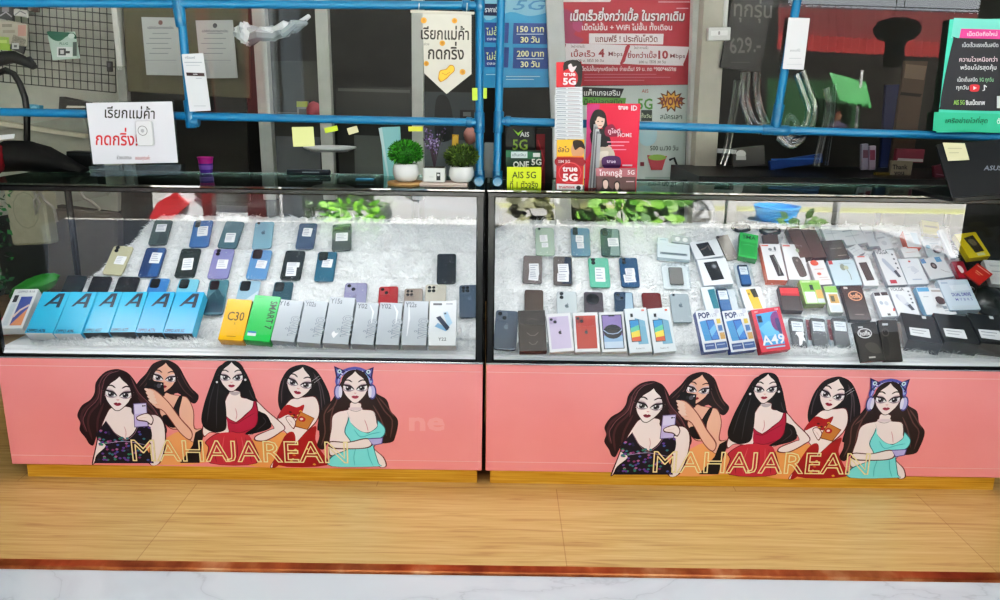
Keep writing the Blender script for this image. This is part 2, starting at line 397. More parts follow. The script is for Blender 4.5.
# ================================================================== printed artwork on the pink panels
INK = '#1c1418'
def art():
    O = []
    ox = [75]
    def W(ps): return [(ox[0] + u/5.22, 355 + v/5.22) for u, v in ps]
    def c(col, *ps): O.append(('c', W(ps), col))
    def q(col, *ps): O.append(('q', W(ps), col))
    def l(col, w, *ps): O.append(('l', smoothopen(W(ps)), w/5.22, True, col))
    def smoothopen(ps):
        if len(ps) < 3: return ps
        s = [tuple(p) for p in ps]; s = smoothpts([(2*ps[0][0]-ps[1][0], 2*ps[0][1]-ps[1][1])] + s + [(2*ps[-1][0]-ps[-2][0], 2*ps[-1][1]-ps[-2][1])], 3); return s[3:-5]
    def e(col, u, v, a, b): O.append(('e', ox[0] + u/5.22, 355 + v/5.22, a/5.22, b/5.22, col))
    def rim(col, w, *ps): l(col, w, *ps)
    def head(cx, cy, s, ang, skin, hair, lip='#a8324a', part=0):
        ca, sa = math.cos(R(ang)), math.sin(R(ang))
        T = lambda ps: [(cx + (x*ca - y*sa)*s, cy + (x*sa + y*ca)*s) for x, y in ps]
        c('#3a2226', *T([(-73,-20),(-64,-74),(0,-99),(64,-74),(73,-20),(61,32),(22,76),(0,85),(-22,76),(-61,32)]))
        c(skin, *T([(-70,-20),(-62,-70),(0,-96),(62,-70),(70,-20),(57,30),(20,72),(0,81),(-20,72),(-57,30)]))
        E_ = lambda ps: T([(x_, (y_ * .74 if y_ > -36 else y_ * .9)) for x_, y_ in ps])
        for g in (-1, 1):
            c('#e3cdd0', *E_([(g*4,8),(g*24,-28),(g*56,-36),(g*80,-28),(g*70,12),(g*42,26),(g*14,20)]))
            c('#a79ca4', *E_([(g*9,8),(g*28,-16),(g*54,-22),(g*70,-20),(g*58,12),(g*34,20)]))
            c('#f7f2f1', *E_([(g*54,-14),(g*68,-18),(g*58,11),(g*48,14)])); c('#f7f2f1', *E_([(g*10,8),(g*22,-4),(g*24,13),(g*14,12)]))
            x, y = T([(g*38, 0)])[0]; e('#453c46', x, y, 16*s, 13*s); e(INK, x, y+s, 9*s, 8*s); e('#f4f0f2', x-6*s, y-6*s, 4*s, 4*s); e('#8e8490', x+6*s, y+7*s, 4*s, 3*s)
            c('#8d7680', *E_([(g*10,-2),(g*28,-26),(g*56,-33),(g*80,-30),(g*58,-20),(g*32,-13)]))
            l(INK, 7*s, *E_([(g*5,9),(g*26,-15),(g*54,-23),(g*90,-34)]))
            l('#8a6a74', 2.5*s, *E_([(g*10,12),(g*36,24),(g*66,8),(g*82,-8)]))
            l('#3a272b', 7*s, *E_([(g*16,-38),(g*38,-52),(g*64,-48)]))
        l('#d98a92', 4*s, *T([(-7,24),(0,28),(7,24)]))
        c(lip, *T([(-21,47),(-8,40),(0,43),(8,40),(21,47),(8,57),(-8,57)]))
        l('#5f1626', 3*s, *T([(-19,47),(0,48),(19,47)]))
        c(hair, *T([(2,-104),(-40,-96),(-72,-60),(-80,-5),(-72,30),(-66,-15),(-48,-52),(-14,-80)]))
        c(hair, *T([(-2,-104),(40,-96),(72,-60),(80,-5),(72,30),(66,-15),(48,-52),(14,-80)]))
    SK, SK2 = '#fae6e2', '#eeb49f'
    # peach glow low behind the figures
    ox[0] = 75; c('#f3a46c', (380,480),(480,430),(560,400),(700,470),(680,560),(380,565))
    ox[0] = 250; c('#f0a262', (-20,470),(60,420),(150,400),(240,440),(230,570),(-10,575))
    # second woman, black top
    ox[0] = 130; H = '#2a1a1d'
    c(H, (190,25),(122,44),(85,95),(45,138),(28,178),(70,225),(130,285),(170,290),(235,200),(285,222),(330,252),(352,240),(358,208),(322,172),(290,120),(252,55))
    for p in ([(110,80),(80,130),(50,165)],[(262,90),(300,160),(338,205)],[(240,110),(280,180),(330,225)],[(150,60),(110,120),(75,165)]): l('#5b3d3f', 5, *p)
    c('#7d3f3a', (183,198),(215,203),(266,212),(303,222),(334,290),(340,380),(390,383),(372,455),(330,455),(300,432),(268,392),(212,384),(163,330),(156,260))
    c(SK2, (186,200),(215,206),(265,215),(300,226),(330,290),(335,384),(384,386),(368,450),(330,452),(302,430),(270,390),(215,380),(166,330),(160,260))
    c(INK, (170,318),(212,302),(238,252),(258,214),(274,218),(258,290),(262,345),(235,378),(192,365))
    q(INK, (392,374),(342,404),(328,470),(300,510),(262,562),(364,562),(380,430))
    head(180, 122, .86, 6, SK2, H, '#9c2f3c')
    q('#141216', (92,128),(176,142),(182,212),(84,186)); e('#5a5560', 152, 160, 12, 12); e('#2c2a30', 132, 158, 8, 8); e('#cfc9d0', 165, 152, 4, 4)
    c('#7d3f3a', (84,178),(132,180),(205,246),(268,330),(326,398),(314,444),(258,402),(178,296),(126,274),(100,232)); c(SK2, (88,181),(130,184),(200,248),(262,332),(320,400),(312,438),(262,400),(180,292),(130,270),(104,230))
    for k in range(4): l('#a8624f', 3, (86+k*6, 188+k*19), (128+k*8, 212+k*16))
    for k in range(4): c('#f0c9ba', (76+k*7,176+k*19),(92+k*7,174+k*19),(124+k*6,190+k*18),(118+k*6,204+k*17),(92+k*7,192+k*19))
    # fourth woman, red patterned dress
    ox[0] = 250; H = '#1d171b'
    c(H, (262,50),(203,72),(165,128),(150,190),(148,250),(165,292),(195,260),(240,262),(352,290),(352,390),(388,370),(412,300),(420,225),(392,150),(348,82),(302,55))
    for p in ([(330,90),(372,160),(392,260)],[(300,70),(360,150),(378,300)],[(180,120),(166,190),(166,250)]): l('#55474d', 6, *p)
    c('#6e2b30', (203,238),(240,222),(292,217),(344,217),(365,280),(350,345),(296,404),(232,474),(138,575),(108,575),(196,440),(165,380),(154,352),(144,320))
    c(SK, (205,241),(240,226),(290,221),(340,221),(361,280),(346,341),(291,400),(229,470),(132,572),(114,572),(200,440),(170,380),(160,350),(150,320))
    DR = '#a81f26'
    c(DR, (195,258),(245,272),(283,258),(272,300),(240,332),(200,310),(150,332),(162,292))
    c(DR, (180,425),(228,402),(232,470),(150,574),(118,574))
    c(DR, (290,405),(346,370),(342,440),(372,500),(402,574),(150,574),(232,474))
    rr = random.Random(4)
    for _ in range(46):
        a, b = rr.uniform(160,380), rr.uniform(265,570)
        if (b < 325 and 175 < a < 270 and b > 272) or (b > 420 and a > 560 - b*.75 + 30 and a < 250 + (b-400)*.85 and a > 190): c(rr.choice(['#e6b14a','#e07a3a','#f0d08a','#5e0f18']), (a-9,b),(a,b-5),(a+9,b+2),(a-1,b+5))
    head(258, 150, .94, 12, SK, H)
    l('#d9d4da', 5, (325,135),(362,108)); l('#d9d4da', 5, (335,145),(368,120))
    q('#7a3d18', (262,292),(338,328),(302,390),(227,371)); q('#c9803f', (266,296),(333,330),(299,385),(232,368)); c('#b3202e', (252,330),(268,318),(290,330),(284,346),(262,344)); e('#f0d6d0', 270, 333, 9, 6)
    c('#6e2b30', (186,326),(212,316),(240,345),(232,384),(214,372)); c(SK, (190,328),(212,320),(236,346),(228,378),(214,366))
    for k in range(3): l('#b5737a', 2.5, (196+k*9, 330+k*7), (222+k*5, 352+k*9))
    # third woman, crimson dress
    ox[0] = 190; H = '#151216'
    c(H, (205,40),(150,60),(118,130),(96,190),(74,258),(60,335),(78,380),(120,402),(190,392),(205,300),(290,300),(300,412),(380,388),(426,372),(402,310),(345,222),(312,130),(277,65),(242,42))
    c('#6a2c34', (183,238),(213,188),(262,188),(273,218),(342,232),(404,288),(496,370),(474,404),(402,446),(340,446),(345,418),(418,387),(436,374),(376,302),(340,300),(330,412),(190,412),(108,404),(74,428),(64,384),(86,338),(178,298))
    c(SK, (186,242),(215,191),(259,191),(270,222),(340,236),(400,291),(490,371),(470,400),(400,441),(346,441),(351,421),(420,390),(440,375),(378,300),(338,300),(328,410),(190,410),(110,400),(77,420),(70,384),(92,340),(182,300))
    c('#c2b0b4', (208,192),(262,192),(248,208),(222,208))
    l('#d48f93', 4, (238,275),(246,310),(240,338)); 
    c('#6b1228', (188,314),(188,314),(212,334),(241,348),(241,348),(266,330),(287,310),(287,310),(324,275),(334,232),(347,236),(360,322),(338,388),(304,416),(336,462),(350,564),(106,564),(96,482),(80,452),(138,408),(202,402))
    c('#b5264a', (192,322),(192,322),(212,338),(242,354),(242,354),(268,336),(289,318),(289,318),(328,277),(336,238),(342,242),(355,322),(333,386),(298,415),(210,402))
    c('#c63547', (140,412),(205,402),(298,412),(330,462),(345,562),(111,562),(101,482),(86,452))
    for p in ([(205,350),(245,356),(280,335),(340,300)],[(150,440),(130,500),(140,558)],[(240,430),(250,500),(240,560)],[(290,430),(310,500),(322,558)],[(215,395),(260,405),(320,385)]): l('#7d1630', 4, *p)
    for p in ([(180,420),(170,500),(180,560)],[(270,425),(280,490),(284,555)]): l('#dc5f68', 5, *p)
    c(H, (120,130),(160,118),(178,190),(188,260),(192,330),(186,388),(130,402),(75,377),(62,322),(80,250))
    c(H, (272,150),(310,140),(345,222),(332,240),(278,216),(264,190)); c(H, (356,300),(402,312),(424,374),(362,402),(288,412),(352,360))
    for p in ([(130,150),(105,240),(90,350)],[(150,150),(140,260),(140,380)],[(310,180),(322,210),(338,232)],[(380,320),(395,350),(350,392)]): l('#3f3840', 5, *p)
    head(218, 118, .86, 0, SK, H)
    e('#e9e3e6', 142, 140, 6, 6); e('#e9e3e6', 290, 128, 6, 6)
    # first woman, dark floral dress, lilac phone
    ox[0] = 75; H = '#2b1519'
    c(H, (215,72),(158,88),(112,140),(104,195),(82,232),(38,262),(14,312),(30,352),(26,390),(58,432),(76,462),(98,470),(112,430),(132,398),(300,420),(400,420),(466,418),(482,392),(470,352),(452,312),(420,268),(380,240),(345,196),(318,140),(285,98),(255,80))
    for p in ([(124,150),(116,220),(62,270),(34,320),(48,372)],[(144,140),(130,240),(82,300),(70,360),(92,440)],[(300,130),(340,215),(410,280),(448,350),(440,400)],[(152,250),(122,330),(118,400)],[(86,250),(42,290),(40,340),(60,400)],[(330,220),(372,270),(416,320),(432,380)]): l('#4d2930', 12, *p)
    for p in ([(132,140),(122,225),(70,280),(44,330)],[(290,110),(334,195),(400,262),(446,330)],[(158,120),(140,190),(136,260)],[(60,300),(44,340),(66,400)]): l('#80525a', 4, *p)
    l('#6b4048', 6, (200,82),(150,110),(124,165)); l('#8d626a', 3, (235,80),(180,98),(146,140))
    c('#4a2228', (163,308),(197,268),(292,268),(302,298),(332,318),(424,306),(470,358),(476,475),(446,563),(386,563),(376,442),(152,502),(106,563),(90,563),(110,470),(126,398))
    c(SK, (167,312),(200,272),(288,272),(299,302),(332,322),(420,312),(464,360),(469,470),(440,562),(392,562),(382,440),(150,498),(100,562),(97,562),(116,470),(132,400))
    DD = '#1a1626'
    c(DD, (164,340),(164,340),(132,385),(112,412),(124,444),(162,472),(114,522),(104,563),(104,563),(414,563),(414,563),(396,520),(368,472),(402,436),(392,372),(334,345),(334,345),(308,402),(268,438),(268,438),(214,406),(180,368))
    l('#d8a4a6', 4, (258,370),(268,400),(266,432)); l('#8d6a78', 4, (165,345),(185,372),(215,410),(266,442),(315,405),(335,350))
    rr = random.Random(9)
    for _ in range(95):
        a, b = rr.uniform(118,398), rr.uniform(355,556)
        if b < 430 and 175 < a < 320 and b < 440 - abs(a-262)*.6: continue
        if 470 < b and (a < 275 - (b-300)*.62 or a > 345 + (b-450)*.55): continue
        c(rr.choice(['#6d4a9e','#3f7f88','#8d3f7a','#4f5fa8','#b06a9c','#3c8f6c','#2c2c4c']), (a-8,b),(a-1,b-6),(a+9,b-1),(a+1,b+6))
    l('#b9a5c9', 3, (150,462),(260,448),(375,468))
    head(228, 206, 1.0, 4, '#fcece9', H, '#8f3044')
    q('#5d4f78', (305,250),(376,246),(386,372),(312,376)); q('#c5b6e2', (309,254),(373,250),(382,368),(316,372)); q('#ddd3f2', (312,258),(370,254),(374,300),(316,306)); e('#3b3048', 357, 264, 5, 5); e('#3b3048', 367, 263, 4, 4)
    c('#4a2228', (326,318),(382,300),(412,330),(402,364),(376,348),(330,340)); c(SK, (330,321),(380,305),(407,331),(399,357),(376,342),(334,335)); l('#c08a90', 3, (338,328),(380,322))
    # fifth woman, cat ear headset, aqua dress
    ox[0] = 310; H = '#33211f'
    c(H, (235,100),(170,130),(140,190),(110,240),(75,270),(45,330),(50,420),(38,470),(70,492),(110,445),(200,450),(300,460),(420,455),(447,420),(460,340),(422,290),(400,230),(345,195),(315,130),(270,105))
    for p in ([(110,250),(75,310),(80,400),(60,470)],[(130,250),(110,330),(110,430)],[(345,215),(390,290),(430,340),(420,430)],[(330,260),(370,330),(400,420)],[(150,200),(130,260),(90,300)],[(360,220),(395,260),(440,320)]): l('#664845', 7, *p)
    c('#5e3034', (201,278),(212,243),(268,248),(274,278),(333,287),(350,330),(356,360),(390,390),(375,442),(336,482),(386,530),(401,578),(355,578),(316,504),(180,504),(104,524),(99,450),(110,380),(116,318),(147,292))
    c(SK, (205,282),(215,247),(265,252),(270,282),(330,291),(345,331),(351,361),(385,391),(370,440),(331,481),(380,531),(395,576),(360,576),(320,500),(180,500),(110,520),(104,450),(115,381),(120,321),(150,296))
    c('#2f6f78', (201,318),(213,349),(260,391),(307,401),(350,371),(354,338),(394,380),(384,424),(334,452),(335,482),(360,562),(360,579),(111,579),(110,528),(196,488),(210,450),(180,400),(196,342))
    c('#82e2e0', (206,322),(206,322),(216,354),(258,392),(304,408),(304,408),(350,378),(356,343),(356,343),(390,382),(380,421),(330,449),(331,481),(355,561),(355,578),(116,578),(116,531),(200,490),(215,450),(186,400),(201,345))
    for p in ([(230,385),(265,425),(320,410),(370,400)],[(240,480),(230,530),(235,575)],[(300,480),(310,530),(330,575)]): l('#4fb6b8', 4, *p)
    l('#d48f93', 4, (285,335),(297,365),(305,398)); c('#e8d0d4', (208,272),(268,272),(266,284),(210,284)); l('#7a5a62', 2.5, (206,284),(240,292),(270,284)); l('#2f6f78', 3, (196,296),(210,330)); l('#2f6f78', 3, (330,292),(356,345))
    c('#5e3034', (106,448),(200,451),(290,431),(326,447),(318,478),(252,489),(118,486)); c(SK, (110,453),(200,456),(290,437),(319,450),(311,474),(250,484),(122,480))
    q('#5a4f8c', (303,432),(383,428),(378,462),(328,471)); q('#b9addf', (307,437),(378,433),(373,458),(331,466))
    l('#5f5fae', 26, (142,160),(158,100),(235,72),(305,100),(322,160)); l('#a6a4dc', 10, (146,150),(165,100),(235,78),(300,102),(318,150))
    q('#33305f', (126,55),(188,82),(140,128)); q('#33305f', (334,60),(276,84),(324,128)); q('#6d6cb4', (136,68),(172,85),(145,112)); q('#6d6cb4', (324,72),(290,87),(318,112))
    e('#cfe6ee', 155, 84, 11, 11); e('#cfe6ee', 306, 86, 11, 11); e('#2a3a5a', 155, 84, 5, 5); e('#2a3a5a', 306, 86, 5, 5)
    rr = random.Random(2)
    for _ in range(22):
        a = rr.uniform(0, math.pi); e(rr.choice(['#d9d6f4','#413f80','#86b4d8']), 233 - 88*math.cos(a), 155 - 80*math.sin(a) + rr.uniform(-8, 8), 5, 4)
    head(237, 172, .93, 0, SK, H, '#b5475a')
    for x in (148, 326): e('#4a4a86', x, 190, 22, 40); e('#b9b6e4', x, 190, 15, 32); e('#e9e4f6', x + (12 if x < 200 else -12), 190, 9, 30)
    return O
ART = art()
def print_art(pan, ox, sh):
    # pixel of the left print -> panel plane, moved sideways by sh (metres) for the second print
    b = MB(); y0 = -.0016
    f = lambda u, v: Vector((0, y0, 0)) + (lambda p: Vector((p.x + ox + sh[0], 0, p.z + sh[1])))(atY(u, v, 0.0))
    deco(b, ART, f, (0, -1, 0), 6e-6, .35)
    if sh[0] == 0: deco(b, [('t','ne',427,424,26,'#f6a0a1',{'w':36,'b':.03})], f, (0, -1, 0), 6e-6, .3)
    b.build('printed_figures', pan, smooth=0)
    # gold outlined lettering
    b = MB(); LL = outline_loops('MAHAJAREAN'); LL = [[(x, (y - min(q[1] for q in L_)) / (max(q[1] for q in L_) - min(q[1] for q in L_)) * max(q[1] for q in L_)) for x, y in L_] if min(q[1] for q in L_) < -.05 else L_ for L_ in LL]; al = [p for L_ in LL for p in L_]
    x0, x1, y0_, y1_ = min(p[0] for p in al), max(p[0] for p in al), 0.0, .70
    a, c = atY(134, 459.8, 0), atY(348, 462, 0); top = atY(134, 439, 0); wid = (c - a).length; hgt = top.z - a.z; X = (c - a).normalized()
    def G(p): q = a + X * ((p[0]-x0)/(x1-x0)*wid) + Vector((0, 0, (p[1]-y0_)/(y1_-y0_)*hgt)); return Vector((q.x + ox + sh[0], -.0052, q.z + sh[1]))
    for L_ in LL:
        P = [G(p) for p in L_]; n = len(P)
        for wd, dep, cc in ((.0050, 0, '#c08a3c'), (.0040, -.0003, '#fbeab4')):
            vs = []
            for i in range(n):
                d1 = (P[i] - P[i-1]).normalized(); d2 = (P[(i+1) % n] - P[i]).normalized(); n1 = Vector((-d1.z, 0, d1.x)); n2 = Vector((-d2.z, 0, d2.x)); nn_ = (n1 + n2)
                nn_ = nn_.normalized() if nn_.length > .2 else n1; k_ = min(1.6, 1/max(.4, nn_.dot(n1)))
                vs += [P[i] + nn_*wd/2*k_ + Vector((0, dep, 0)), P[i] - nn_*wd/2*k_ + Vector((0, dep, 0))]
            b.add(vs, [(2*i, 2*i+1, (2*i+3) % (2*n), (2*i+2) % (2*n)) for i in range(n)], cm(cc, .35))
    b.build('gold_lettering', pan, smooth=0)
print_art(panL, oxL, (0, 0))
dR = atY(603 + 1, 420 + 8.6, 0) - atY(78, 420, 0)
print_art(panR, oxR, (dR.x, dR.z - .011))
# ================================================================== phones and boxes
def apple(u, v, s, col, asp):
    return [('c', [(u-s*.5, v-.1*s/asp), (u-.2*s, v-.5*s/asp), (u, v-.38*s/asp), (u+.25*s, v-.5*s/asp), (u+.45*s, v-.3*s/asp), (u+.3*s, v), (u+.5*s, v+.3*s/asp), (u+.2*s, v+.62*s/asp), (u, v+.55*s/asp), (u-.2*s, v+.62*s/asp), (u-.5*s, v+.2*s/asp)], col),
            ('e', u+.12*s, v-.72*s/asp, .1*s, .22*s/asp, col)]
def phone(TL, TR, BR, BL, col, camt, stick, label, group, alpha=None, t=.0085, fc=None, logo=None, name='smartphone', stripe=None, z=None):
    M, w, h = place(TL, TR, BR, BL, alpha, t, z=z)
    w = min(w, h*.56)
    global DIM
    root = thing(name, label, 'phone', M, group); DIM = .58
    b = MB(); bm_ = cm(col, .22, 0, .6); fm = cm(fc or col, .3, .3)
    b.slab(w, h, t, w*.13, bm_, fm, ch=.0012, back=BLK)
    ops = []
    if stripe == 'facet': ops += [('q', [(.04,.55),(.5,.25),(.96,.5),(.96,.94),(.04,.94)], '#1f4f5c'), ('q', [(.04,.94),(.35,.6),(.96,.75),(.96,.94)], '#17465a'), ('l', [(.1,.5),(.5,.22),(.9,.5)], .03, '#6f949a'), ('l', [(.2,.2),(.6,.55),(.95,.3)], .03, '#5d868c')]
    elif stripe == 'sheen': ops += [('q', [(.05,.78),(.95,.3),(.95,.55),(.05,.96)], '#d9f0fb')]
    elif stripe: ops += [('q', [(.62,.03),(.95,.03),(.95,.97),(.45,.97)], stripe)]
    if logo: ops += apple(.5, .42, .2, logo, h / w)
    if ops: face(b, w, h, ops, rough=.2)
    b.build('body', root)
    if camt:
        b = MB(); T = Matrix.Translation; lens = cm('#0a0b10', .08); ring = cm('#3c4046', .25, .8); LS = []
        def L(u, v, r): 
            b = MB(); LS.append(b); b.lathe([(r*w, -.0002), (r*w, .0022), (r*w*.8, .0024)], ring, ((u-.5)*w, (1-v)*h, 0), 14); b.lathe([(r*w*.8, .0024), (0, .0021)], lens, ((u-.5)*w, (1-v)*h, 0), 14)
        def P(u, v, a, bb, mt): b.slab(a*w, bb*w, .0022, min(a, bb)*w*.25, mt, mt, T(((u-.5)*w, (1-v)*h - bb*w/2, .0018)), ch=.0006)
        if camt == 'v2': L(.24, .075, .1); L(.24, .185, .1)
        elif camt == 'v2b': P(.24, .13, .26, .5, cm('#15171b', .2)); L(.24, .075, .09); L(.24, .18, .09)
        elif camt == 'sq': P(.31, .16, .46, .56, cm('#0e0f12', .15)); L(.24, .1, .085); L(.24, .2, .085)
        elif camt in ('sq3', 'diag'):
            P(.30, .15, .46, .46, cm(fc or col, .3))
            L(.2, .1, .09); L(.4, .2, .09)
            if camt == 'sq3': L(.4, .1, .08); L(.2, .2, .09)
        elif camt == 'one': L(.2, .06, .07)
        elif camt == 'big': b = MB(); LS.append(b); b.lathe([(.34*w, -.0002), (.34*w, .003), (.27*w, .0034)], ring, (-.05*w, h*.78, 0), 24); b.lathe([(.27*w, .0034), (0, .003)], lens, (-.05*w, h*.78, 0), 24); b = MB()
        elif camt == 'bar': P(.5, .2, .85, .3, cm('#151618', .2)); L(.25, .2, .1)
        cmod = b.build('camera_module', root) if b.v else root
        for q in LS: q.build('lens', cmod)
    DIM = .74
    if stick:
        for su, sv, sw, sh in (stick if isinstance(stick[0], tuple) else (stick,)):
            b = MB(); a = sh*h; T = Matrix.Translation(((su-.5)*w, (1-sv)*h - a/2, .0006)) @ Matrix.Rotation(R(random.uniform(-5, 5)), 4, 'Z')
            b.slab(sw*w, a, .0005, .001, cm('#eef0f3', .6), PAPER, T, n=1, ch=.0001)
            ops = [('r', .1, .12+.2*k, .1+random.uniform(.5, .8), .2+.2*k, random.choice(['#9aa0b4', '#7d86a0', '#b5b9c6'])) for k in range(4)]
            deco(b, ops, lambda u, v: T @ Vector(((u-.5)*sw*w, (1-v)*a, 0)), (0, 0, 1), .00012)
            o = b.build('price_sticker', root); o['label'] = 'white printed price sticker'
    return root
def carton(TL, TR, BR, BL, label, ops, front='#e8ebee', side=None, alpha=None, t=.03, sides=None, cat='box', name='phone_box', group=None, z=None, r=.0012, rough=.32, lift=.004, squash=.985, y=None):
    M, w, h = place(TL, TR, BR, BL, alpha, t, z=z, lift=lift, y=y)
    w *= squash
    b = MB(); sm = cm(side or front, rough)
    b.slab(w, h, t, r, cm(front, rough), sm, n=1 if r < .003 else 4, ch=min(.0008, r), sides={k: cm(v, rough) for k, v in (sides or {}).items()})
    if ops: face(b, w, h, ops, rough=rough)
    o = b.build(name, None, smooth=30); o.matrix_world = M
    return tag(o, label, cat, group)
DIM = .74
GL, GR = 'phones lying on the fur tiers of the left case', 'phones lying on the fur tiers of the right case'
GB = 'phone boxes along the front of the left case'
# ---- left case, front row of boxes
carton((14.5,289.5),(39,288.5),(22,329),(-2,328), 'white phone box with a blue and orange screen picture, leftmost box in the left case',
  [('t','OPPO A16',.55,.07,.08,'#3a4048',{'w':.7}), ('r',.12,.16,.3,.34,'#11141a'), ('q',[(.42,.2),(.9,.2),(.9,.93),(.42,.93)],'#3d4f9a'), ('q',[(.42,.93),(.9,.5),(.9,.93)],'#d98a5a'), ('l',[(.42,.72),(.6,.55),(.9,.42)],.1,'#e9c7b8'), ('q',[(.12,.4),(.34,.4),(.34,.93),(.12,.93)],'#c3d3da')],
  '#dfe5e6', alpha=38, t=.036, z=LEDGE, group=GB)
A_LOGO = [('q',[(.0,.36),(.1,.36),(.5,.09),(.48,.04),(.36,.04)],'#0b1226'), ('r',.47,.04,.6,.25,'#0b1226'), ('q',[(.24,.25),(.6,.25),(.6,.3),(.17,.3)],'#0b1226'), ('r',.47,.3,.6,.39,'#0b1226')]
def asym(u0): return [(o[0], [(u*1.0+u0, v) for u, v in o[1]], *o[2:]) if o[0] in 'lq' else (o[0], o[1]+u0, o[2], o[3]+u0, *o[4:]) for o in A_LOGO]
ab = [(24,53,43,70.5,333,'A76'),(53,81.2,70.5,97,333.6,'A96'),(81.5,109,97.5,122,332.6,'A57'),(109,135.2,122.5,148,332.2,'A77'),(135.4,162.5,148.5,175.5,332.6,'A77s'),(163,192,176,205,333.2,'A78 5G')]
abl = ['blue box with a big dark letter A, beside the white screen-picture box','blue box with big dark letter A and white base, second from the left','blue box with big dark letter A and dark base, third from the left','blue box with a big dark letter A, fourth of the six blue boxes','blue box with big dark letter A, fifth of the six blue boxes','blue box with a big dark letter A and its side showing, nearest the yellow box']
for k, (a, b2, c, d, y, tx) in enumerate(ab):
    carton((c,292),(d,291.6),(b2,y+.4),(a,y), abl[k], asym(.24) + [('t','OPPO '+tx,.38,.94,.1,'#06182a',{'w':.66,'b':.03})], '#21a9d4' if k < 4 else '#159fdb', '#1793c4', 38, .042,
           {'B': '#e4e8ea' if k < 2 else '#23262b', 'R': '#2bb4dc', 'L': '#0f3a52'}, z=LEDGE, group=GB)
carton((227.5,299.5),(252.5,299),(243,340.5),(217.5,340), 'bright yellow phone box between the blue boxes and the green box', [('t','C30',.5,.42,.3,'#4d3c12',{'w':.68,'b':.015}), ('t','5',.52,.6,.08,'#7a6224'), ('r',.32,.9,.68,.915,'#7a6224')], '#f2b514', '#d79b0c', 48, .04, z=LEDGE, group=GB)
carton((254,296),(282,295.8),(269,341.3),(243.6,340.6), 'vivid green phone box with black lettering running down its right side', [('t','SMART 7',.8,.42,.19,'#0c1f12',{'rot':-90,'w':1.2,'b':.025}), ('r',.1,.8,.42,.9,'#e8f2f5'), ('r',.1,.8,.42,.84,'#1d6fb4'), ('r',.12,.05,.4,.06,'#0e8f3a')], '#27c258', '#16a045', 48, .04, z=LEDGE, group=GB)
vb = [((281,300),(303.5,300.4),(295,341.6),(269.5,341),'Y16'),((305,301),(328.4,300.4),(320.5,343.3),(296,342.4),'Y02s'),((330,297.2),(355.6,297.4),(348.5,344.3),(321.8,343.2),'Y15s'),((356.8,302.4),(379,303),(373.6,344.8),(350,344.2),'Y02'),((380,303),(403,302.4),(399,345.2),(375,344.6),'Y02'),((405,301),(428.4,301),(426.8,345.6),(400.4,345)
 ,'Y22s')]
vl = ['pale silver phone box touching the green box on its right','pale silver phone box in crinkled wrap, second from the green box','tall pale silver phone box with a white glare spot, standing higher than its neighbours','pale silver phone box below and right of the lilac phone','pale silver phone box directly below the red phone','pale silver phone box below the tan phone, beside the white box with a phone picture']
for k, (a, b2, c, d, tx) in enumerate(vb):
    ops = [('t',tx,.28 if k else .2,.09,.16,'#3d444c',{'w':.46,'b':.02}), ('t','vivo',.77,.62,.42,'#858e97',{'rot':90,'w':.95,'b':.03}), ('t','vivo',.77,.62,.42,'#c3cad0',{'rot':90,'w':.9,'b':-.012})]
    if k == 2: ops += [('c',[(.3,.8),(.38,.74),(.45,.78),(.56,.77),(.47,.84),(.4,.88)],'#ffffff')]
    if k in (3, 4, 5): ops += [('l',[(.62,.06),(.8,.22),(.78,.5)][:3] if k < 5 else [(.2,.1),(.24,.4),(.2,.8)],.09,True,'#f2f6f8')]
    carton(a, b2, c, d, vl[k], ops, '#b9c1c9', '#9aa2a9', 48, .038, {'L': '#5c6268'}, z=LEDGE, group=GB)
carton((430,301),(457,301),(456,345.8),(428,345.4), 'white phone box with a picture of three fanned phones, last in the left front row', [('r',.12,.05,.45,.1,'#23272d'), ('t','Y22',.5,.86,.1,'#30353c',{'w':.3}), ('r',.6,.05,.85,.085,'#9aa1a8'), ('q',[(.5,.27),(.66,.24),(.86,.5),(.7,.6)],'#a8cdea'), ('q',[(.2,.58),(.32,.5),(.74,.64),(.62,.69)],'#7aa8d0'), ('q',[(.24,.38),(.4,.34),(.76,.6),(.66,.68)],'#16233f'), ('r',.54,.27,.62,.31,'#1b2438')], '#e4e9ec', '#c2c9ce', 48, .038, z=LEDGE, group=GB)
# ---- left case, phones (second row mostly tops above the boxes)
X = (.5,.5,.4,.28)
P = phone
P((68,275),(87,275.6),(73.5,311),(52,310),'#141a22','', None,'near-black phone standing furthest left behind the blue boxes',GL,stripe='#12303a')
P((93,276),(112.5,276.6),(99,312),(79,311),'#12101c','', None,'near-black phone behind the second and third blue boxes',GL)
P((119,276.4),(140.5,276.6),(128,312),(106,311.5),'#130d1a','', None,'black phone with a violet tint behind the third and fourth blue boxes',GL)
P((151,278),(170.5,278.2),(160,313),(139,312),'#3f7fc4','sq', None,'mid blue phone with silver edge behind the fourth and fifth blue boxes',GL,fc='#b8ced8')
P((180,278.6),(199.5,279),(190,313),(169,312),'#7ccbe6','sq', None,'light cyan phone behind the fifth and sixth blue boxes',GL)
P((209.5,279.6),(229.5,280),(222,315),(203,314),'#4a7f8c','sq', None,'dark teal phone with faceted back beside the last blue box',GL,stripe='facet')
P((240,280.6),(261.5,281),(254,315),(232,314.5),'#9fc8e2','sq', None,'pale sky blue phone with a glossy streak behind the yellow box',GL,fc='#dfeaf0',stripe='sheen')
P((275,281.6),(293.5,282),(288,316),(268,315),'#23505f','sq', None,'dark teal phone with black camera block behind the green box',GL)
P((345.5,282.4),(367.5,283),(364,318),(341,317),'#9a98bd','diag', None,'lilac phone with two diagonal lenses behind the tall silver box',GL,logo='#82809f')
P((379.5,286),(398,286.6),(397,321),(376.5,320),'#b32a30','diag', None,'red phone with square camera island in the left case',GL)
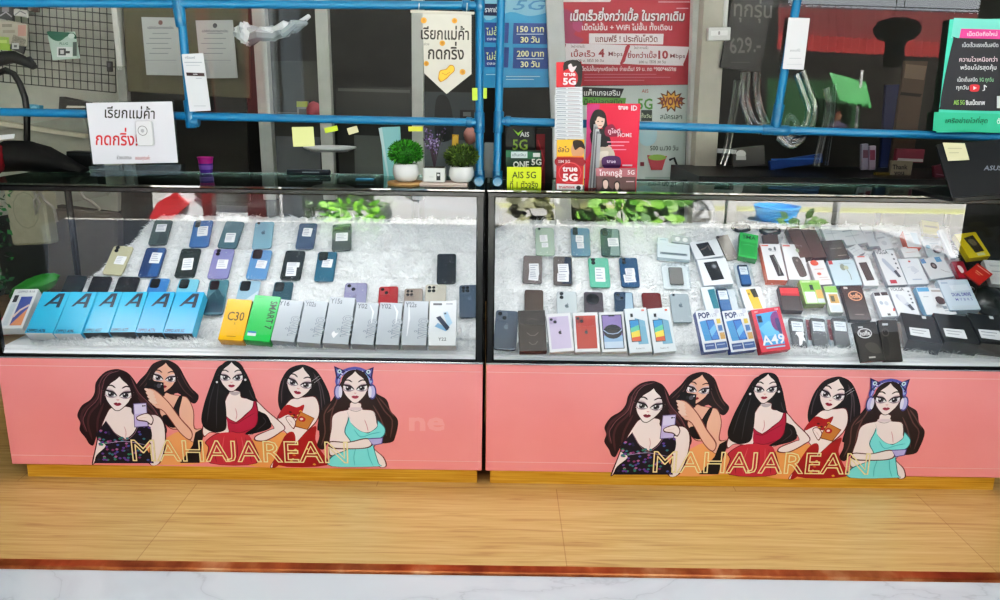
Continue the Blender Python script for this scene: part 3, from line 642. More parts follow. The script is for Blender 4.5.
P((405,288),(422.5,288.6),(422,322),(402.5,321.5),'#a8998c','sq3', None,'tan grey phone with triple camera, right of the red phone',GL)
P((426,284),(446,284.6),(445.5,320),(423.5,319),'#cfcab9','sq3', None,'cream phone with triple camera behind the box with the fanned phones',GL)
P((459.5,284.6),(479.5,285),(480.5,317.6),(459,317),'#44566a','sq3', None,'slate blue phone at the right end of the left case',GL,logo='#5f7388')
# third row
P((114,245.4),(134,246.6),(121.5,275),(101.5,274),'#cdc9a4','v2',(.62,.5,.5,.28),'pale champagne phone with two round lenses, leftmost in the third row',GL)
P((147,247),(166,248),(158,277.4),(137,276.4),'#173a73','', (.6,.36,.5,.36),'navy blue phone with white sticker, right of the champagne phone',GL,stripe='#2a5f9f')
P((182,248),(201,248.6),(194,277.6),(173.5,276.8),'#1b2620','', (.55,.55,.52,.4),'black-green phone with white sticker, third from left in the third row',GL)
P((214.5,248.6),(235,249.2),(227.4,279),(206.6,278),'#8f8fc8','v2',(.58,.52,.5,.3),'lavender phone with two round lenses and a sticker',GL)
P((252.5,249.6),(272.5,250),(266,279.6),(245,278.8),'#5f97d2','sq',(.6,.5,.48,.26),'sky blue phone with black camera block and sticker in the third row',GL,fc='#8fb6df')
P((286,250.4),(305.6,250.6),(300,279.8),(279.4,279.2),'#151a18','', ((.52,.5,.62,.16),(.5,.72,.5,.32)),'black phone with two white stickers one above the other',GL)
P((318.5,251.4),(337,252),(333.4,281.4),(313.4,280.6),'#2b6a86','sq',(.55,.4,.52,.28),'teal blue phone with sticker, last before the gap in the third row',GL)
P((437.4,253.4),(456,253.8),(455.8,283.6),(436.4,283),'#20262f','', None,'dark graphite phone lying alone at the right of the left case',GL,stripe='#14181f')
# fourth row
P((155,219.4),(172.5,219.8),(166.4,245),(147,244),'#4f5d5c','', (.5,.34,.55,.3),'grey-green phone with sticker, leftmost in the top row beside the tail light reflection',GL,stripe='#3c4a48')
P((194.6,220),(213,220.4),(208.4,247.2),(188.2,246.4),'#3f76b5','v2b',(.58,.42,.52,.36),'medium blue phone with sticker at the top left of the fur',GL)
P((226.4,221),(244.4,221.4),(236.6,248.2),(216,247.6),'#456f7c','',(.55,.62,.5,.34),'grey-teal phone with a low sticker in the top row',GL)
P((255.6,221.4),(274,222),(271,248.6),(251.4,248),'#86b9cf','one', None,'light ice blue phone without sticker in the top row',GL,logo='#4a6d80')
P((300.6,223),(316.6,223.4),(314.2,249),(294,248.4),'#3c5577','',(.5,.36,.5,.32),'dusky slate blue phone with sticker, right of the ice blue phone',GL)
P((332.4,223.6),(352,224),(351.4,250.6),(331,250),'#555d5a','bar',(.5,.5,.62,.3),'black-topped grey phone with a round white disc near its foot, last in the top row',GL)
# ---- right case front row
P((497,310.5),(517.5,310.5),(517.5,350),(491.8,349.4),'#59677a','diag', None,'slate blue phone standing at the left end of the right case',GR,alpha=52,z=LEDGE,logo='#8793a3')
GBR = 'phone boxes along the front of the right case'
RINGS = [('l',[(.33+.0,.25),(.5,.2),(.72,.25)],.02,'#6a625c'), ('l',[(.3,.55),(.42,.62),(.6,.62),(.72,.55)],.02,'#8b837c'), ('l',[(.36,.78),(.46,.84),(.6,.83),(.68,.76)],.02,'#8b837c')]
carton((518.4,310.4),(544.4,310),(548,351.4),(518.4,351), 'dark brown phone box with faint ring outlines near the left post of the right case', RINGS, '#3b332e', '#2a2420', 52, .03, z=LEDGE, group=GBR)
def iph(col, dk, label, q, front=None, screen=False):
    ops = [('r',.1,.08,.9,.92,col)]
    if screen:
        ops = [('r',.09,.07,.91,.93,'#22242e'), ('r',.13,.09,.87,.91,'#8d79b8'), ('r',.13,.6,.87,.91,'#8fb4de'), ('r',.13,.75,.87,.91,'#c2d6ec'), ('e',.5,.5,.37,.18,'#0b0d18'), ('l',[(.14,.46),(.3,.54),(.5,.56),(.7,.54),(.86,.46)],.035,'#9eb4d8'), ('r',.38,.09,.62,.12,'#0b0d18')]
    else: ops += [('r',.12,.1,.42,.27,dk), ('e',.2,.15,.06,.035,'#16161c'), ('e',.34,.22,.07,.042,'#16161c')] + apple(.5, .5, .13, dk if screen else '#2a2a30', 1.6)
    carton(*q, label, ops, '#e7e9ec', '#cfd3d6', 56, .028, {'R': '#3a3a3e', 'L': '#b4b8bc'}, z=LEDGE, group=GBR)
iph('#cdbfe0','#b5a5cc','white box printed with a lilac phone, beside the dark brown box',((545,314),(571,312.8),(574.4,352),(550,351.4)))
iph('#b3392c','#8f2a20','white box printed with a red phone, between the lilac and the purple one',((572,313),(598,312),(600.4,352),(575,351.8)))
iph('#8d79b8','#6d5a98','white box printed with a purple wallpaper phone screen',((598.6,312),(623.4,311.8),(627.8,351.6),(601.4,352)),screen=True)
for q, lb in ((((624,308.4),(646,308),(652.8,352.4),(629,352.6)),'white box with a rainbow screen picture, next to the purple screen box'), (((647,308),(669.6,308),(677,351.6),(653.6,352.6)),'white box with a rainbow screen picture, the one beside the fur gap')):
    carton(*q, lb, [('q',[(.42,.22),(.86,.3),(.9,.82),(.45,.82)],'#6fa6c4'), ('r',.16,.26,.6,.76,'#2b3a46'), ('r',.19,.28,.57,.74,'#2f8fd0'), ('q',[(.19,.74),(.19,.45),(.57,.38),(.57,.74)],'#63c6a0'), ('q',[(.19,.74),(.19,.55),(.57,.5),(.57,.74)],'#f0d84a'), ('q',[(.19,.74),(.19,.66),(.57,.64),(.57,.74)],'#d2542a'), ('r',.24,.12,.36,.2,'#1c2024'), ('r',.76,.04,.88,.08,'#e0552e'), ('t','Redmi A1',.5,.91,.05,'#6d747b',{'w':.36})], '#dfe9ee', '#c3cfd6', 56, .03, {'R':'#e8e4df','L':'#9fb3bd'}, z=LEDGE, group=GBR)
for q, lb, tx in ((((694.6,310.4),(720,309.6),(729,351),(703.6,351)),'blue-edged phone box with navy lettering and yellow squares, left one of two','5'), (((721.4,310),(747,309.4),(757.6,351),(730.4,351)),'blue-edged phone box with navy lettering and yellow squares, touching the red box','5')):
    carton(*q, lb, [('t','POP',.32,.12,.19,'#14215a',{'w':.46,'b':.045}), ('t',tx+' LTE',.68,.14,.1,'#6f7a9a',{'w':.3}), ('e',.86,.06,.09,.05,'#c9cede'), ('q',[(.08,.26),(.4,.24),(.46,.74),(.14,.74)],'#3f8fcf'), ('q',[(.34,.24),(.66,.24),(.74,.74),(.42,.74)],'#123c86'), ('q',[(.38,.27),(.64,.27),(.71,.72),(.45,.72)],'#2f79d0'), ('q',[(.4,.5),(.66,.36),(.7,.5),(.44,.66)],'#6fb8ec'), ('r',.76,.24,.92,.36,'#e3c24a'), ('r',.76,.4,.94,.54,'#3e6fae'), ('r',.78,.58,.97,.74,'#c99a52'), ('r',.08,.8,.5,.95,'#2b4a86'), ('r',.53,.8,.97,.95,'#33558f'), ('r',.12,.85,.44,.87,'#9fb2d6'), ('r',.57,.85,.9,.87,'#9fb2d6')], '#e6ecf4', '#1e3f94', 56, .034, {'R':'#cfd6e2'}, z=LEDGE, group=GBR)
carton((750,308.4),(780.4,308),(791,350.6),(761,351), 'red phone box printed with a blue phone and large white figures', [('q',[(.12,.12),(.86,.09),(.86,.86),(.16,.86)],'#3ba0e6'), ('q',[(.12,.45),(.5,.3),(.86,.5),(.86,.62),(.3,.66)],'#63c0f2'), ('c',[(.62,.18),(.85,.12),(.86,.5),(.7,.55),(.58,.4)],'#7d2f7a'), ('c',[(.72,.3),(.85,.28),(.85,.62),(.76,.6)],'#2b2a6c'), ('r',.15,.16,.3,.32,'#11305c'), ('e',.22,.2,.05,.03,'#05101f'), ('e',.22,.28,.05,.03,'#05101f'), ('t','A49',.5,.74,.3,'#f6fbff',{'w':.78,'b':.02}), ('r',.2,.9,.84,.93,'#8ed0f4'), ('t','itel',.15,.06,.06,'#ffe2e2'), ('t','itel',.85,.05,.06,'#ffe2e2')], '#d3213c', '#b0142c', 56, .036, {'B':'#c91f38','R':'#c63048'}, z=LEDGE, group=GBR)
# ---- right case phones behind
P((525,289.4),(543,289.8),(544,325),(524,325),'#5a4a40','', None,'brown phone standing behind the dark brown box',GR)
P((557,291),(576,291.6),(578,327),(557,326),'#cfdbdf','v2', None,'white phone with two round lenses behind the lilac-print box',GR,logo='#59656c')
P((584,291.6),(602.4,292),(605,327),(585,326),'#554c54','big', None,'mauve-grey phone with a big dark lens disc behind the red-print box',GR)
P((614,291.6),(632.4,292),(636,327),(616,326),'#24405c','diag', None,'dark blue phone in clear wrap behind the purple-screen box',GR,stripe='#a9c6dc')
P((641.6,292.4),(660.4,292.6),(665,328),(645,327),'#6f1f22','', None,'dark red wrapped phone behind the rainbow-screen boxes',GR)
P((669,293.4),(689,293.6),(692.4,323),(673.6,321.6),'#a3b2ba','one', None,'silver phone with single lens and apple mark beside the fur gap',GR,logo='#67757e')
P((523.6,255.4),(542.4,255.6),(542,283.4),(522.4,282.8),'#7a706e','', ((.6,.5,.5,.4),(.55,.75,.5,.3)),'greyish brown phone with stickers, leftmost in the third row of the right case',GR)
P((553.6,256),(571.6,256.4),(573,285),(553.2,284),'#6d625e','', ((.55,.46,.56,.36),(.5,.76,.6,.28)),'brown phone with a navy edge and two stickers, left of the mint phone',GR,stripe='#1d2c45')
P((588,258),(608,257.6),(611,287),(590.2,287.2),'#68c4a6','v2',(.52,.58,.48,.48),'mint green phone with two round lenses and a sticker',GR)
P((619,257.4),(637,257.6),(640.4,286.8),(621.6,286.6),'#1e4f7a','v2',((.55,.5,.5,.24),(.5,.72,.62,.26)),'deep blue phone with two stickers, right of the mint phone',GR)
P((535,227.4),(554,227.6),(554.8,255.4),(536,255),'#b5cdb9','one',((.45,.4,.4,.24),(.5,.64,.34,.16)),'pale green phone with sticker in the top row of the right case',GR)
P((571,227.6),(589,228),(591.2,256),(571,255.4),'#5f8aa8','v2b',((.45,.4,.4,.24),(.5,.64,.34,.2)),'steel blue phone in the top row, middle of three',GR)
P((600.4,228.4),(619,228.8),(621,256.2),(601.4,255.6),'#33524f','v2b',(.66,.5,.55,.3),'dark green and silver phone in the top row, right of the steel blue one',GR,stripe='#8ea5a2')
# ================================================================== accessory boxes heaped at the right
GA = 'accessory boxes heaped in the right case'
def C(TL, TR, BR, BL, label, ops, front='#e3e8ec', side=None, t=.025, **k):
    k.setdefault('name', 'accessory_box'); k.setdefault('group', GA); return carton(TL, TR, BR, BL, label, ops, front, side, t=t*(.62 if k.get('name') != 'tablet_box' else 1), **k)
def case_with(TL, TR, BR, BL, label, inner, t=.02, name='blister_pack', cat='blister pack', extra=None):
    # a clear plastic box with its product and a card inside
    M, w, h = place(TL, TR, BR, BL, None, t)
    root = thing(name, label, cat, M, GA)
    b = MB(); b.slab(w*.97, h*.97, t, .003, PLASTIC, PLASTIC, n=2, ch=.001); b.build('plastic_case', root)
    b = MB(); b.slab(w*.93, h*.93, .002, .002, cm('#dfe6e8', .5), PAPER, Matrix.Translation((0, h*.02, -t+.003)), n=1, ch=.0003)
    if extra: deco(b, extra, lambda u, v: Vector(((u-.5)*w*.93, h*.02 + (1-v)*h*.93, -t+.003)), (0, 0, 1), .0002)
    b.build('card', root)
    inner(root, w, h, t)
    return root
def keypad_phone(root, w, h, t, u=.5, wd=.62, top=.97, col='#174a7d', low='#1f5a94'):
    b = MB(); W = wd*w; H = h*.9; X0 = (u-.5)*w
    b.slab(W, H, .012, W*.16, cm(col, .3), cm(col, .35), Matrix.Translation((X0, h*.03, -.003)), ch=.002)
    f = lambda a, v: Vector((X0 + (a-.5)*W, h*.03 + (1-v)*H, -.003))
    deco(b, [('r',.1,.03,.9,.13,'#141a26'), ('r',.12,.12,.88,.5,'#e9edf2'), ('r',.2,.18,.7,.21,'#8a93a8'), ('r',.2,.26,.8,.29,'#8a93a8'), ('r',.2,.34,.6,.37,'#a9b0bf'), ('q',[(.06,.56),(.94,.52),(.94,.9),(.8,.97),(.2,.97),(.06,.9)],low)], f, (0, 0, 1), .0002)
    o = b.build('keypad_phone', root); o['label'] = 'blue keypad phone with white label'
C((658,243.4),(689,243.4),(691,258.8),(656.6,258.4), 'flat white box with a thin dark gadget on it, upper left of the heap', [('r',.08,.62,.92,.78,'#7f8b95'), ('q',[(.1,.66),(.9,.62),(.85,.74),(.15,.76)],'#5b6670'), ('r',.3,.15,.6,.22,'#c9d2d8')], '#cfdde4', '#b4c6cf', .03)
C((658,237.6),(668,237.4),(668.6,243),(657.6,243), 'tiny pale blue carton behind the flat white box', [('r',.2,.3,.8,.5,'#9fb4c4')], '#d3e2ea', None, .02)
C((672,236),(691,235.8),(690.6,243),(671.6,243), 'small clear packet of white plugs behind the flat white box', [('e',.3,.5,.14,.3,'#f4f6f8'), ('e',.7,.5,.14,.3,'#f4f6f8')], '#aeb6ba', None, .015)
C((689,241.4),(717,240.4),(725,257.2),(694.8,258), 'white box with a black window at the top of the middle heap', [('q',[(.2,.12),(.66,.1),(.72,.9),(.3,.9)],'#16171a'), ('l',[(.3,.5),(.48,.42),(.6,.3),(.62,.6)],.05,'#6f655c')], '#dfe4e9', '#b9c2ca', .03)
C((716,236),(728,234.4),(739.4,258.8),(727,260), 'grey-brown slab leaning beside the green box', [('r',.0,.0,.2,.1,'#2b2927')], '#8f857c', '#6f675f', .012)
def grey_insert(root, w, h, t):
    b = MB(); b.slab(w*.5, h*.7, .006, w*.06, cm('#7d7873', .3), cm('#5e5a56', .4), Matrix.Translation((0, h*.14, -.006)))
    face(b, 1, 1, [], 0); b.build('phone_cover', root)['label'] = 'grey phone cover'
case_with((661,262.4),(689,262),(691.6,286.6),(664.6,286.6), 'clear packet holding a grey phone cover, left of the white box with a black phone', grey_insert)
C((696.4,259.4),(726,258),(734,284.4),(703.8,285), 'white box with a large black phone picture in the middle heap', [('q',[(.2,.13),(.66,.1),(.74,.8),(.3,.84)],'#17191c'), ('e',.52,.3,.1,.1,'#4a4d52'), ('e',.52,.3,.06,.06,'#8b8f94')], '#e4e9ef', '#c3ccd6', .035)
case_with((734,262.6),(750,262),(756,284.8),(739,285), 'clear box with a blue keypad phone, right of the black-phone box', lambda r, w, h, t: keypad_phone(r, w, h, t))
case_with((714.6,286),(736,285.4),(741,311),(722,311.4), 'clear box with a blue keypad phone, behind the blue-edged phone boxes', lambda r, w, h, t: keypad_phone(r, w, h, t, .3, .56))
C((700.6,287),(714,286.6),(721,311),(706,311.4), 'white box showing a teal phone behind the blue-edged phone boxes', [('q',[(.45,.12),(.95,.1),(.98,.9),(.55,.9)],'#1d6f80')], '#d8e2e8', '#bccad2', .024)
C((739,287.4),(760,286.6),(768,309.6),(746,310.4), 'white box showing a yellow phone behind the red phone box', [('q',[(.26,.1),(.72,.08),(.8,.95),(.36,.95)],'#e3b93a'), ('q',[(.46,.1),(.74,.08),(.78,.45),(.54,.47)],'#25221c'), ('e',.36,.3,.05,.06,'#8a6a1a')], '#e2e8ec', '#c0cad0', .028)
# green box
C((739,233.4),(759.4,234),(756,257.6),(739.4,258), 'bright green box with black letters at the back of the heap', [('t','SMA',.52,.16,.22,'#0d2413',{'w':.7,'b':.03}), ('q',[(.05,.36),(.95,.36),(.9,.92),(.1,.92)],'#24a344'), ('l',[(.2,.5),(.5,.46),(.8,.5)],.03,'#55cf70')], '#35bd55', '#1f8f3a', .045)
# black headset cable lumps behind
def lump(px, py, r, col, name, label, cat, d=.47):
    p = atY(px, py, d); b = MB(); m_ = cm(col, .5)
    pts = [p + Vector((r*math.cos(a)*1.6, .01*math.sin(3*a), r*.55*math.sin(a*1.0)*(1+.25*math.sin(3*a)))) for a in [i*math.pi/7 for i in range(15)]]
    b.tube(pts, r*.3, m_, 8); o = b.build(name); tag(o, label, cat, 'coiled black cables behind the heap'); return o
lump(741, 228, .02, '#15161a', 'coiled_cable', 'black coiled cable left of the two brown cartons, above the green box', 'cable')
lump(770, 231, .022, '#15161a', 'coiled_cable', 'black coiled cable nearest the brown cartons', 'cable')
C((759.4,243.8),(780,243.8),(787.6,280),(768,280.2), 'white box with black earphones and an orange side', [('r',.05,.03,.4,.07,'#d8563a'), ('q',[(.34,.33),(.6,.3),(.88,.88),(.55,.9)],'#23282a'), ('l',[(.55,.35),(.7,.6),(.68,.85)],.06,'#75807a'), ('e',.45,.16,.1,.04,'#7d858a'), ('e',.7,.14,.06,.06,'#5e666b'), ('r',.4,.2,.75,.22,'#b5bcc2')], '#eceff2', '#e0653a', .05)
C((764,233),(776,236),(781,244),(762,244), 'dark brown carton flap behind the orange-sided box', [], '#4d3a35', '#3a2a26', .02, alpha=60)
C((781,244.4),(802,244),(810,279),(789.4,280.4), 'white box with a rounded dark power bank picture', [('r',.05,.03,.4,.07,'#d8563a'), ('c',[(.35,.42),(.55,.36),(.75,.42),(.9,.8),(.84,.9),(.6,.93),(.5,.84)],'#57504c'), ('c',[(.62,.16),(.74,.13),(.8,.2),(.7,.24)],'#9db08f'), ('e',.58,.47,.06,.03,'#8d8680')], '#edf0f2', '#d6dade', .05)
C((786,224),(799,229),(813,257),(800,258), 'left one of two brown cartons standing behind the white boxes', [('l',[(.1,.2),(.9,.2)],.02,'#6a5048')], '#5d463f', '#483630', .05, r=.002)
C((800,227),(815,228),(828,257),(813,258), 'right one of two brown cartons, beside the charcoal box', [('l',[(.1,.3),(.9,.3)],.02,'#6a5048')], '#573f39', '#402f2a', .05, r=.002)
C((820.6,241),(842,239.4),(850.4,258),(828,259.4), 'charcoal flat box on the brown cartons side', [('t','power bank',.55,.45,.12,'#8a7f7a',{'w':.5}), ('r',.5,.82,.9,.85,'#a3978f')], '#4a3f3c', '#382f2c', .055)
C((808,261),(823.6,260),(833,284),(816.6,285), 'small white box with red marks between the power bank and the pale blue earphone box', [('c',[(.1,.05),(.4,-.02),(.6,.1),(.5,.2),(.2,.2)],'#e2553c'), ('r',.2,.35,.8,.38,'#d9a7a0'), ('e',.4,.56,.14,.06,'#dd6a5c'), ('r',.3,.7,.85,.73,'#d3bdb8'), ('r',.35,.8,.9,.83,'#d3bdb8')], '#ecebec', '#d5d3d3', .035)
C((826.6,260.4),(853.4,259),(862.6,284.4),(835.6,286), 'pale blue box with round earphone pictures', [('r',.03,.03,.18,.18,'#c4474a'), ('e',.5,.3,.1,.13,'#8d9183'), ('e',.62,.32,.09,.08,'#b9bd9c'), ('l',[(.62,.4),(.68,.6),(.66,.8)],.03,'#8c9187'), ('r',.4,.15,.85,.17,'#9fb8c4')], '#c3dbe6', '#a3bfcc', .04)
C((853.6,256),(868.6,255.2),(879.4,285.4),(864.4,286), 'slim white box with a tall brown window, right of the pale blue box', [('r',.2,.02,.7,.06,'#d85a4c'), ('q',[(.15,.24),(.7,.22),(.82,.82),(.28,.84)],'#4d4340')], '#eceff1', '#cdd3d7', .035)
C((779,286.4),(797,286),(804.4,310),(782,310.6), 'dark box with a bright red band, left of the green and white box', [('r',.05,.08,.97,.4,'#df3b3e'), ('r',.05,.3,.97,.4,'#b81d28')], '#3c3230', '#241d1d', .04)
C((798,280.6),(820,279.8),(825,303.4),(807,304), 'green and white charger box with product pictures, left one', [('r',.05,.1,.95,.5,'#7fbf4e'), ('r',.1,.5,.6,.95,'#eef2f3'), ('r',.42,.2,.6,.42,'#2e3338'), ('r',.66,.42,.98,.78,'#d9a45a'), ('r',.64,.8,.98,.96,'#cdd6e0'), ('r',.1,.05,.5,.1,'#d4ecc0')], '#a8d67c', '#7a8f3a', .045)
C((823,286),(836,285.4),(843.6,312),(831,313), 'green-topped charger box, right one, overlapping its neighbour', [('r',.02,.02,.98,.26,'#86c456'), ('r',.2,.32,.9,.66,'#c99a52'), ('r',.3,.38,.6,.6,'#57503a'), ('r',.1,.72,.9,.95,'#c9d5e2')], '#e2e9e6', '#b9c3b4', .035)
LOGO = lambda u, v, c, s=1.: [('e',u,v,.3*s,.13*s,c), ('e',u,v,.26*s,.105*s,'#2a211f'), ('t','hoffe',u,v,.17*s,c,{'w':.42*s,'b':.03})]
C((841,285.4),(860.4,284.6),(872.6,319),(849.4,320.6), 'brown box with an orange oval emblem', [('r',.12,.06,.3,.12,'#e8e4e0')] + LOGO(.56, .32, '#e5a07a', 1.1) + [('r',.3,.84,.7,.87,'#7a706a'), ('l',[(.45,.62),(.6,.58),(.75,.64)],.02,'#6d625c')], '#3a2e2b', '#2a211f', .035, r=.002)
b_ = C((838,276),(853,275.6),(856,285),(842,285.6), 'rounded brown box lid behind the box with the orange emblem', [('l',[(.1,.5),(.9,.45)],.03,'#5f544f')], '#453936', '#2f2624', .02, r=.006)
# clear boxes with black phones in the front row
def black_phone(root, w, h, t):
    b = MB(); b.slab(w*.72, h*.86, .014, w*.1, cm('#1d1d20', .55), cm('#1a1a1c', .5), Matrix.Translation((0, h*.06, -.004)), ch=.002)
    f = lambda a, v: Vector(((a-.5)*w*.72, h*.06 + (1-v)*h*.86, -.004))
    deco(b, [('r',.12,.12,.92,.42,'#e6eaee'), ('r',.2,.18,.7,.21,'#8a93a8'), ('r',.2,.26,.8,.29,'#8a93a8'), ('r',.1,.48,.9,.5,'#45454b')], f, (0, 0, 1), .0002)
    b.build('keypad_phone', root)['label'] = 'black phone with white label'
for k, (q, lb) in enumerate(((((786,314.4),(806,314.4),(811,351.4),(791.6,352)),'clear box with a black phone and white label, nearest the red phone box'), (((807,314.4),(827.6,314.4),(833,351.4),(812.4,351.8)),'clear box with a black phone and red edge, middle one of three'), (((828.6,314.4),(848.4,314.4),(855.6,351),(834.4,351.4)),'clear box with a black phone, the one beside the black emblem pack'))):
    r = case_with(*q, lb, black_phone, t=.03, extra=[('r',0,0,.2,.6,'#8d3038')] if k else None)
    if k == 0:
        b = MB(); M, w, h = place(*q, None, .03)
        deco(b, [('c',[(.35,.5),(.75,.48),(.72,.6),(.8,.72),(.66,.7),(.6,.8),(.45,.84),(.48,.64)],'#f1f3f5')], lambda u, v: Vector(((u-.5)*w, (1-v)*h, .0003)), (0, 0, 1)); b.build('torn_sticker', r)
C((851,323),(877,321.6),(885,361),(862,361.6), 'black pack with a white oval emblem at the front of the heap', LOGO(.42, .28, '#e4e6e8', 1.0) + [('r',.2,.1,.4,.14,'#cfd3d6'), ('r',.35,.88,.62,.92,'#b9b4b0'), ('c',[(.3,.6),(.5,.52),(.8,.58),(.9,.8),(.5,.78)],'#3a3431')], '#211d1c', '#151211', .02, alpha=56, z=.470, lift=0, name='cable_pack', cat='pack')
C((877.4,322),(897,318),(902.6,361),(884.6,362), 'black pack with a coiled cable hanging open beside the emblem pack', [('r',.2,.08,.5,.13,'#c9ced2'), ('e',.3,.3,.2,.1,'#4c4644'), ('e',.3,.3,.15,.07,'#1b1817'), ('c',[(.1,.5),(.3,.4),(.4,.6),(.3,.85),(.12,.8)],'#0d0b0b')], '#26211f', '#151211', .02, alpha=60, z=.470, lift=0, name='cable_pack', cat='pack')
M, w, h = place((888,323.4),(899,322.4),(906,349),(889,349.4), 80, .004, y=.018)
b = MB(); b.slab(w, h, .003, .002, clear('bag_plastic', .16, 'c8d2d6', .2), PLASTIC, n=2, ch=.0005); b.slab(w*.7, h*.5, .001, .002, cm('#7d8890', .5), PAPER, Matrix.Translation((0, h*.15, -.001)), n=1, ch=.0002)
o = b.build('zip_bag'); o.matrix_world = M; tag(o, 'small clear zip bag hanging on the black packs', 'bag')
# flat black boxes with white labels along the front
for q, lq, lb in ((((901.6,314.4),(932.6,314.4),(942.6,342.4),(908,341.2)),(.14,.46,.72,.9),'flat black box with white label beside the zip bag, left of three'), (((933.6,314.6),(966.4,314.4),(979.8,344),(945,342.2)),(.12,.46,.72,.9),'flat black box with white label, middle of three at the right end'), (((967.6,314.4),(1000,314.4),(1016,346),(981.6,344.2)),(.1,.42,.72,.9),'flat black box with white label at the right frame edge')):
    u0, u1 = lq[0], lq[2]
    C(*q, lb, [('q',[(u0,.54),(u1,.52),(u1-.02,.84),(u0-.02,.82)],'#e9edf0'), ('r',u0+.06,.6,u1-.1,.63,'#8d959c'), ('r',u0+.06,.7,u1-.2,.73,'#a9b0b6'), ('r',.62,.04,.74,.14,'#cfd4d8')][:3 if 'middle' in lb else 4], '#1e2122', '#56595c', .05, alpha=24, z=LEDGE+.002, sides={'T':'#1a1c1d','L':'#17191a','R':'#17191a'}, name='tablet_box')
# white boxes
VT = lambda red: [('t','VOLGA',.36,.07,.16,'#3a3f46',{'w':.62,'b':.02}), ('c',[(.2,.34),(.34,.26),(.72,.62),(.6,.72)],'#b7c0d2'), ('q',[(.56,.62),(.72,.58),(.84,.78),(.68,.8)],'#4a4d58')] + [('e',.84,.15+.13*k,.05,.03,'#4b5058') for k in range(4)] + ([('r',.16,.86,.5,.96,'#b8404c')] if red else [('c',[(.28,.3),(.5,.3),(.6,.5),(.4,.58)],'#d6dbe4')])
C((873.6,250.4),(893,249),(907.4,284),(888.6,286), 'white box with dark lettering, cable picture and red tab, back one of two alike', VT(1), '#e9edf1', '#aab2b9', .035)
C((888.4,287),(910,287.6),(921.4,316),(898.4,317), 'white box with dark lettering and a glassy shape picture, front one of two alike', VT(0), '#e6ebef', '#b3bcc4', .035)
C((872.6,292),(887,291.6),(898,316),(881.6,317), 'white box with two dark squares near its top, left of the front lettered box', [('r',.06,.02,.45,.16,'#3a3234'), ('r',.52,.02,.95,.16,'#3a3234'), ('e',.3,.45,.12,.08,'#a9b4c4'), ('e',.62,.48,.14,.09,'#c0c8d4'), ('r',.4,.88,.6,.97,'#4a4444'), ('c',[(.9,.7),(1,.68),(1,.78),(.85,.8)],'#e2554c')], '#e7ebee', '#b4bcc3', .035)
C((897.4,258.4),(918.4,258.4),(929.6,284),(907.8,284.4), 'plain white box with faint blue print between the lettered box and the earbud pack', [('e',.5,.12,.06,.04,'#c0564c'), ('l',[(.3,.35),(.6,.33),(.75,.5),(.5,.6)],.03,'#b4c4d8'), ('e',.55,.45,.14,.1,'#cfdae6'), ('r',.3,.8,.75,.84,'#a9bcd4')], '#e6eef4', '#c0cfda', .03)
C((919.4,257.4),(942,257.4),(956.4,276),(929.4,279.6), 'white pack with a round black gadget and blue corner squares', [('r',.02,.02,.2,.24,'#4d8fc4'), ('r',.62,.02,.86,.26,'#5a9ccb'), ('e',.42,.4,.12,.16,'#2b2726'), ('e',.42,.4,.06,.08,'#8a847f'), ('l',[(.6,.6),(.75,.75),(.9,.8)],.02,'#7a7572')], '#e0e7ea', '#b9c6cd', .02)
C((915.4,287),(928,286.4),(940,314),(926.8,315.4), 'white box with a sky blue top band and blue side', [('r',.05,.03,.95,.18,'#5ba6dc'), ('r',.3,.35,.7,.38,'#a9b4bd')], '#e4ebef', '#7fb0d2', .04)
C((928.6,288),(941,288),(949,304),(934.6,312), 'white box with a dark mouse picture', [('c',[(.3,.5),(.6,.42),(.9,.6),(.8,.78),(.4,.8)],'#4a3f3e'), ('r',.2,.1,.8,.2,'#a8a09a')], '#e3e7e9', '#b9c0c4', .03)
C((936.6,280),(967.6,278.8),(981,309),(950.4,311), 'large pale blue clear-lidded box with purple lettering', [('r',.08,.08,.3,.14,'#9fb4cc'), ('t','DUAL DRIVE',.58,.5,.15,'#5a4f9c',{'w':.62,'b':.03}), ('t','M Y B R S',.6,.66,.12,'#6d62a8',{'w':.55,'b':.02}), ('q',[(.3,.2),(.9,.18),(.93,.36),(.34,.4)],'#dbe8f2'), ('r',.1,.86,.98,.97,'#c3d3de')], '#c6d8e6', '#a6bac8', .04)
C((931.6,304),(949.6,302.4),(959.4,314.6),(935.4,316), 'low white carton in front of the purple-lettered box', [('r',.5,.25,.7,.5,'#8d98a2'), ('r',.5,.6,.8,.68,'#a9b2ba'), ('r',.8,.2,.86,.8,'#b4bcc3')], '#e9edef', '#c9cfd3', .03)
for q, lb in ((((820,226),(838,225.4),(844,240),(826,240.6)),'grey-white carton at the back, leftmost of the top row of pale cartons'), (((836,226.6),(859,226),(869,243.6),(846,244.6)),'pale printed carton pair at the back, second from the left'), (((846,246.6),(858,246),(868,254),(853,255.2)),'little white carton below the pale printed pair')):
    C(*q, lb, [('r',.15,.2,.6,.27,'#a3abb1'), ('r',.15,.5,.8,.56,'#b9c0c6'), ('r',.48,.05,.5,.95,'#a5adb3')], '#d3d9dc', '#b3babe', .03)
C((872,234.4),(885,233.6),(895,248.8),(881,249.6), 'narrow white carton behind the back lettered box', [('r',.2,.2,.8,.3,'#b0b7bd'), ('e',.5,.6,.2,.15,'#c3cad0')], '#dde3e6', '#b3bbc0', .03)
C((860,226.6),(871,226),(880,246),(869,246.8), 'narrow grey-white carton right of the pale printed pair', [('r',.2,.3,.8,.36,'#a9b1b7')], '#cdd4d7', '#aab2b6', .03)
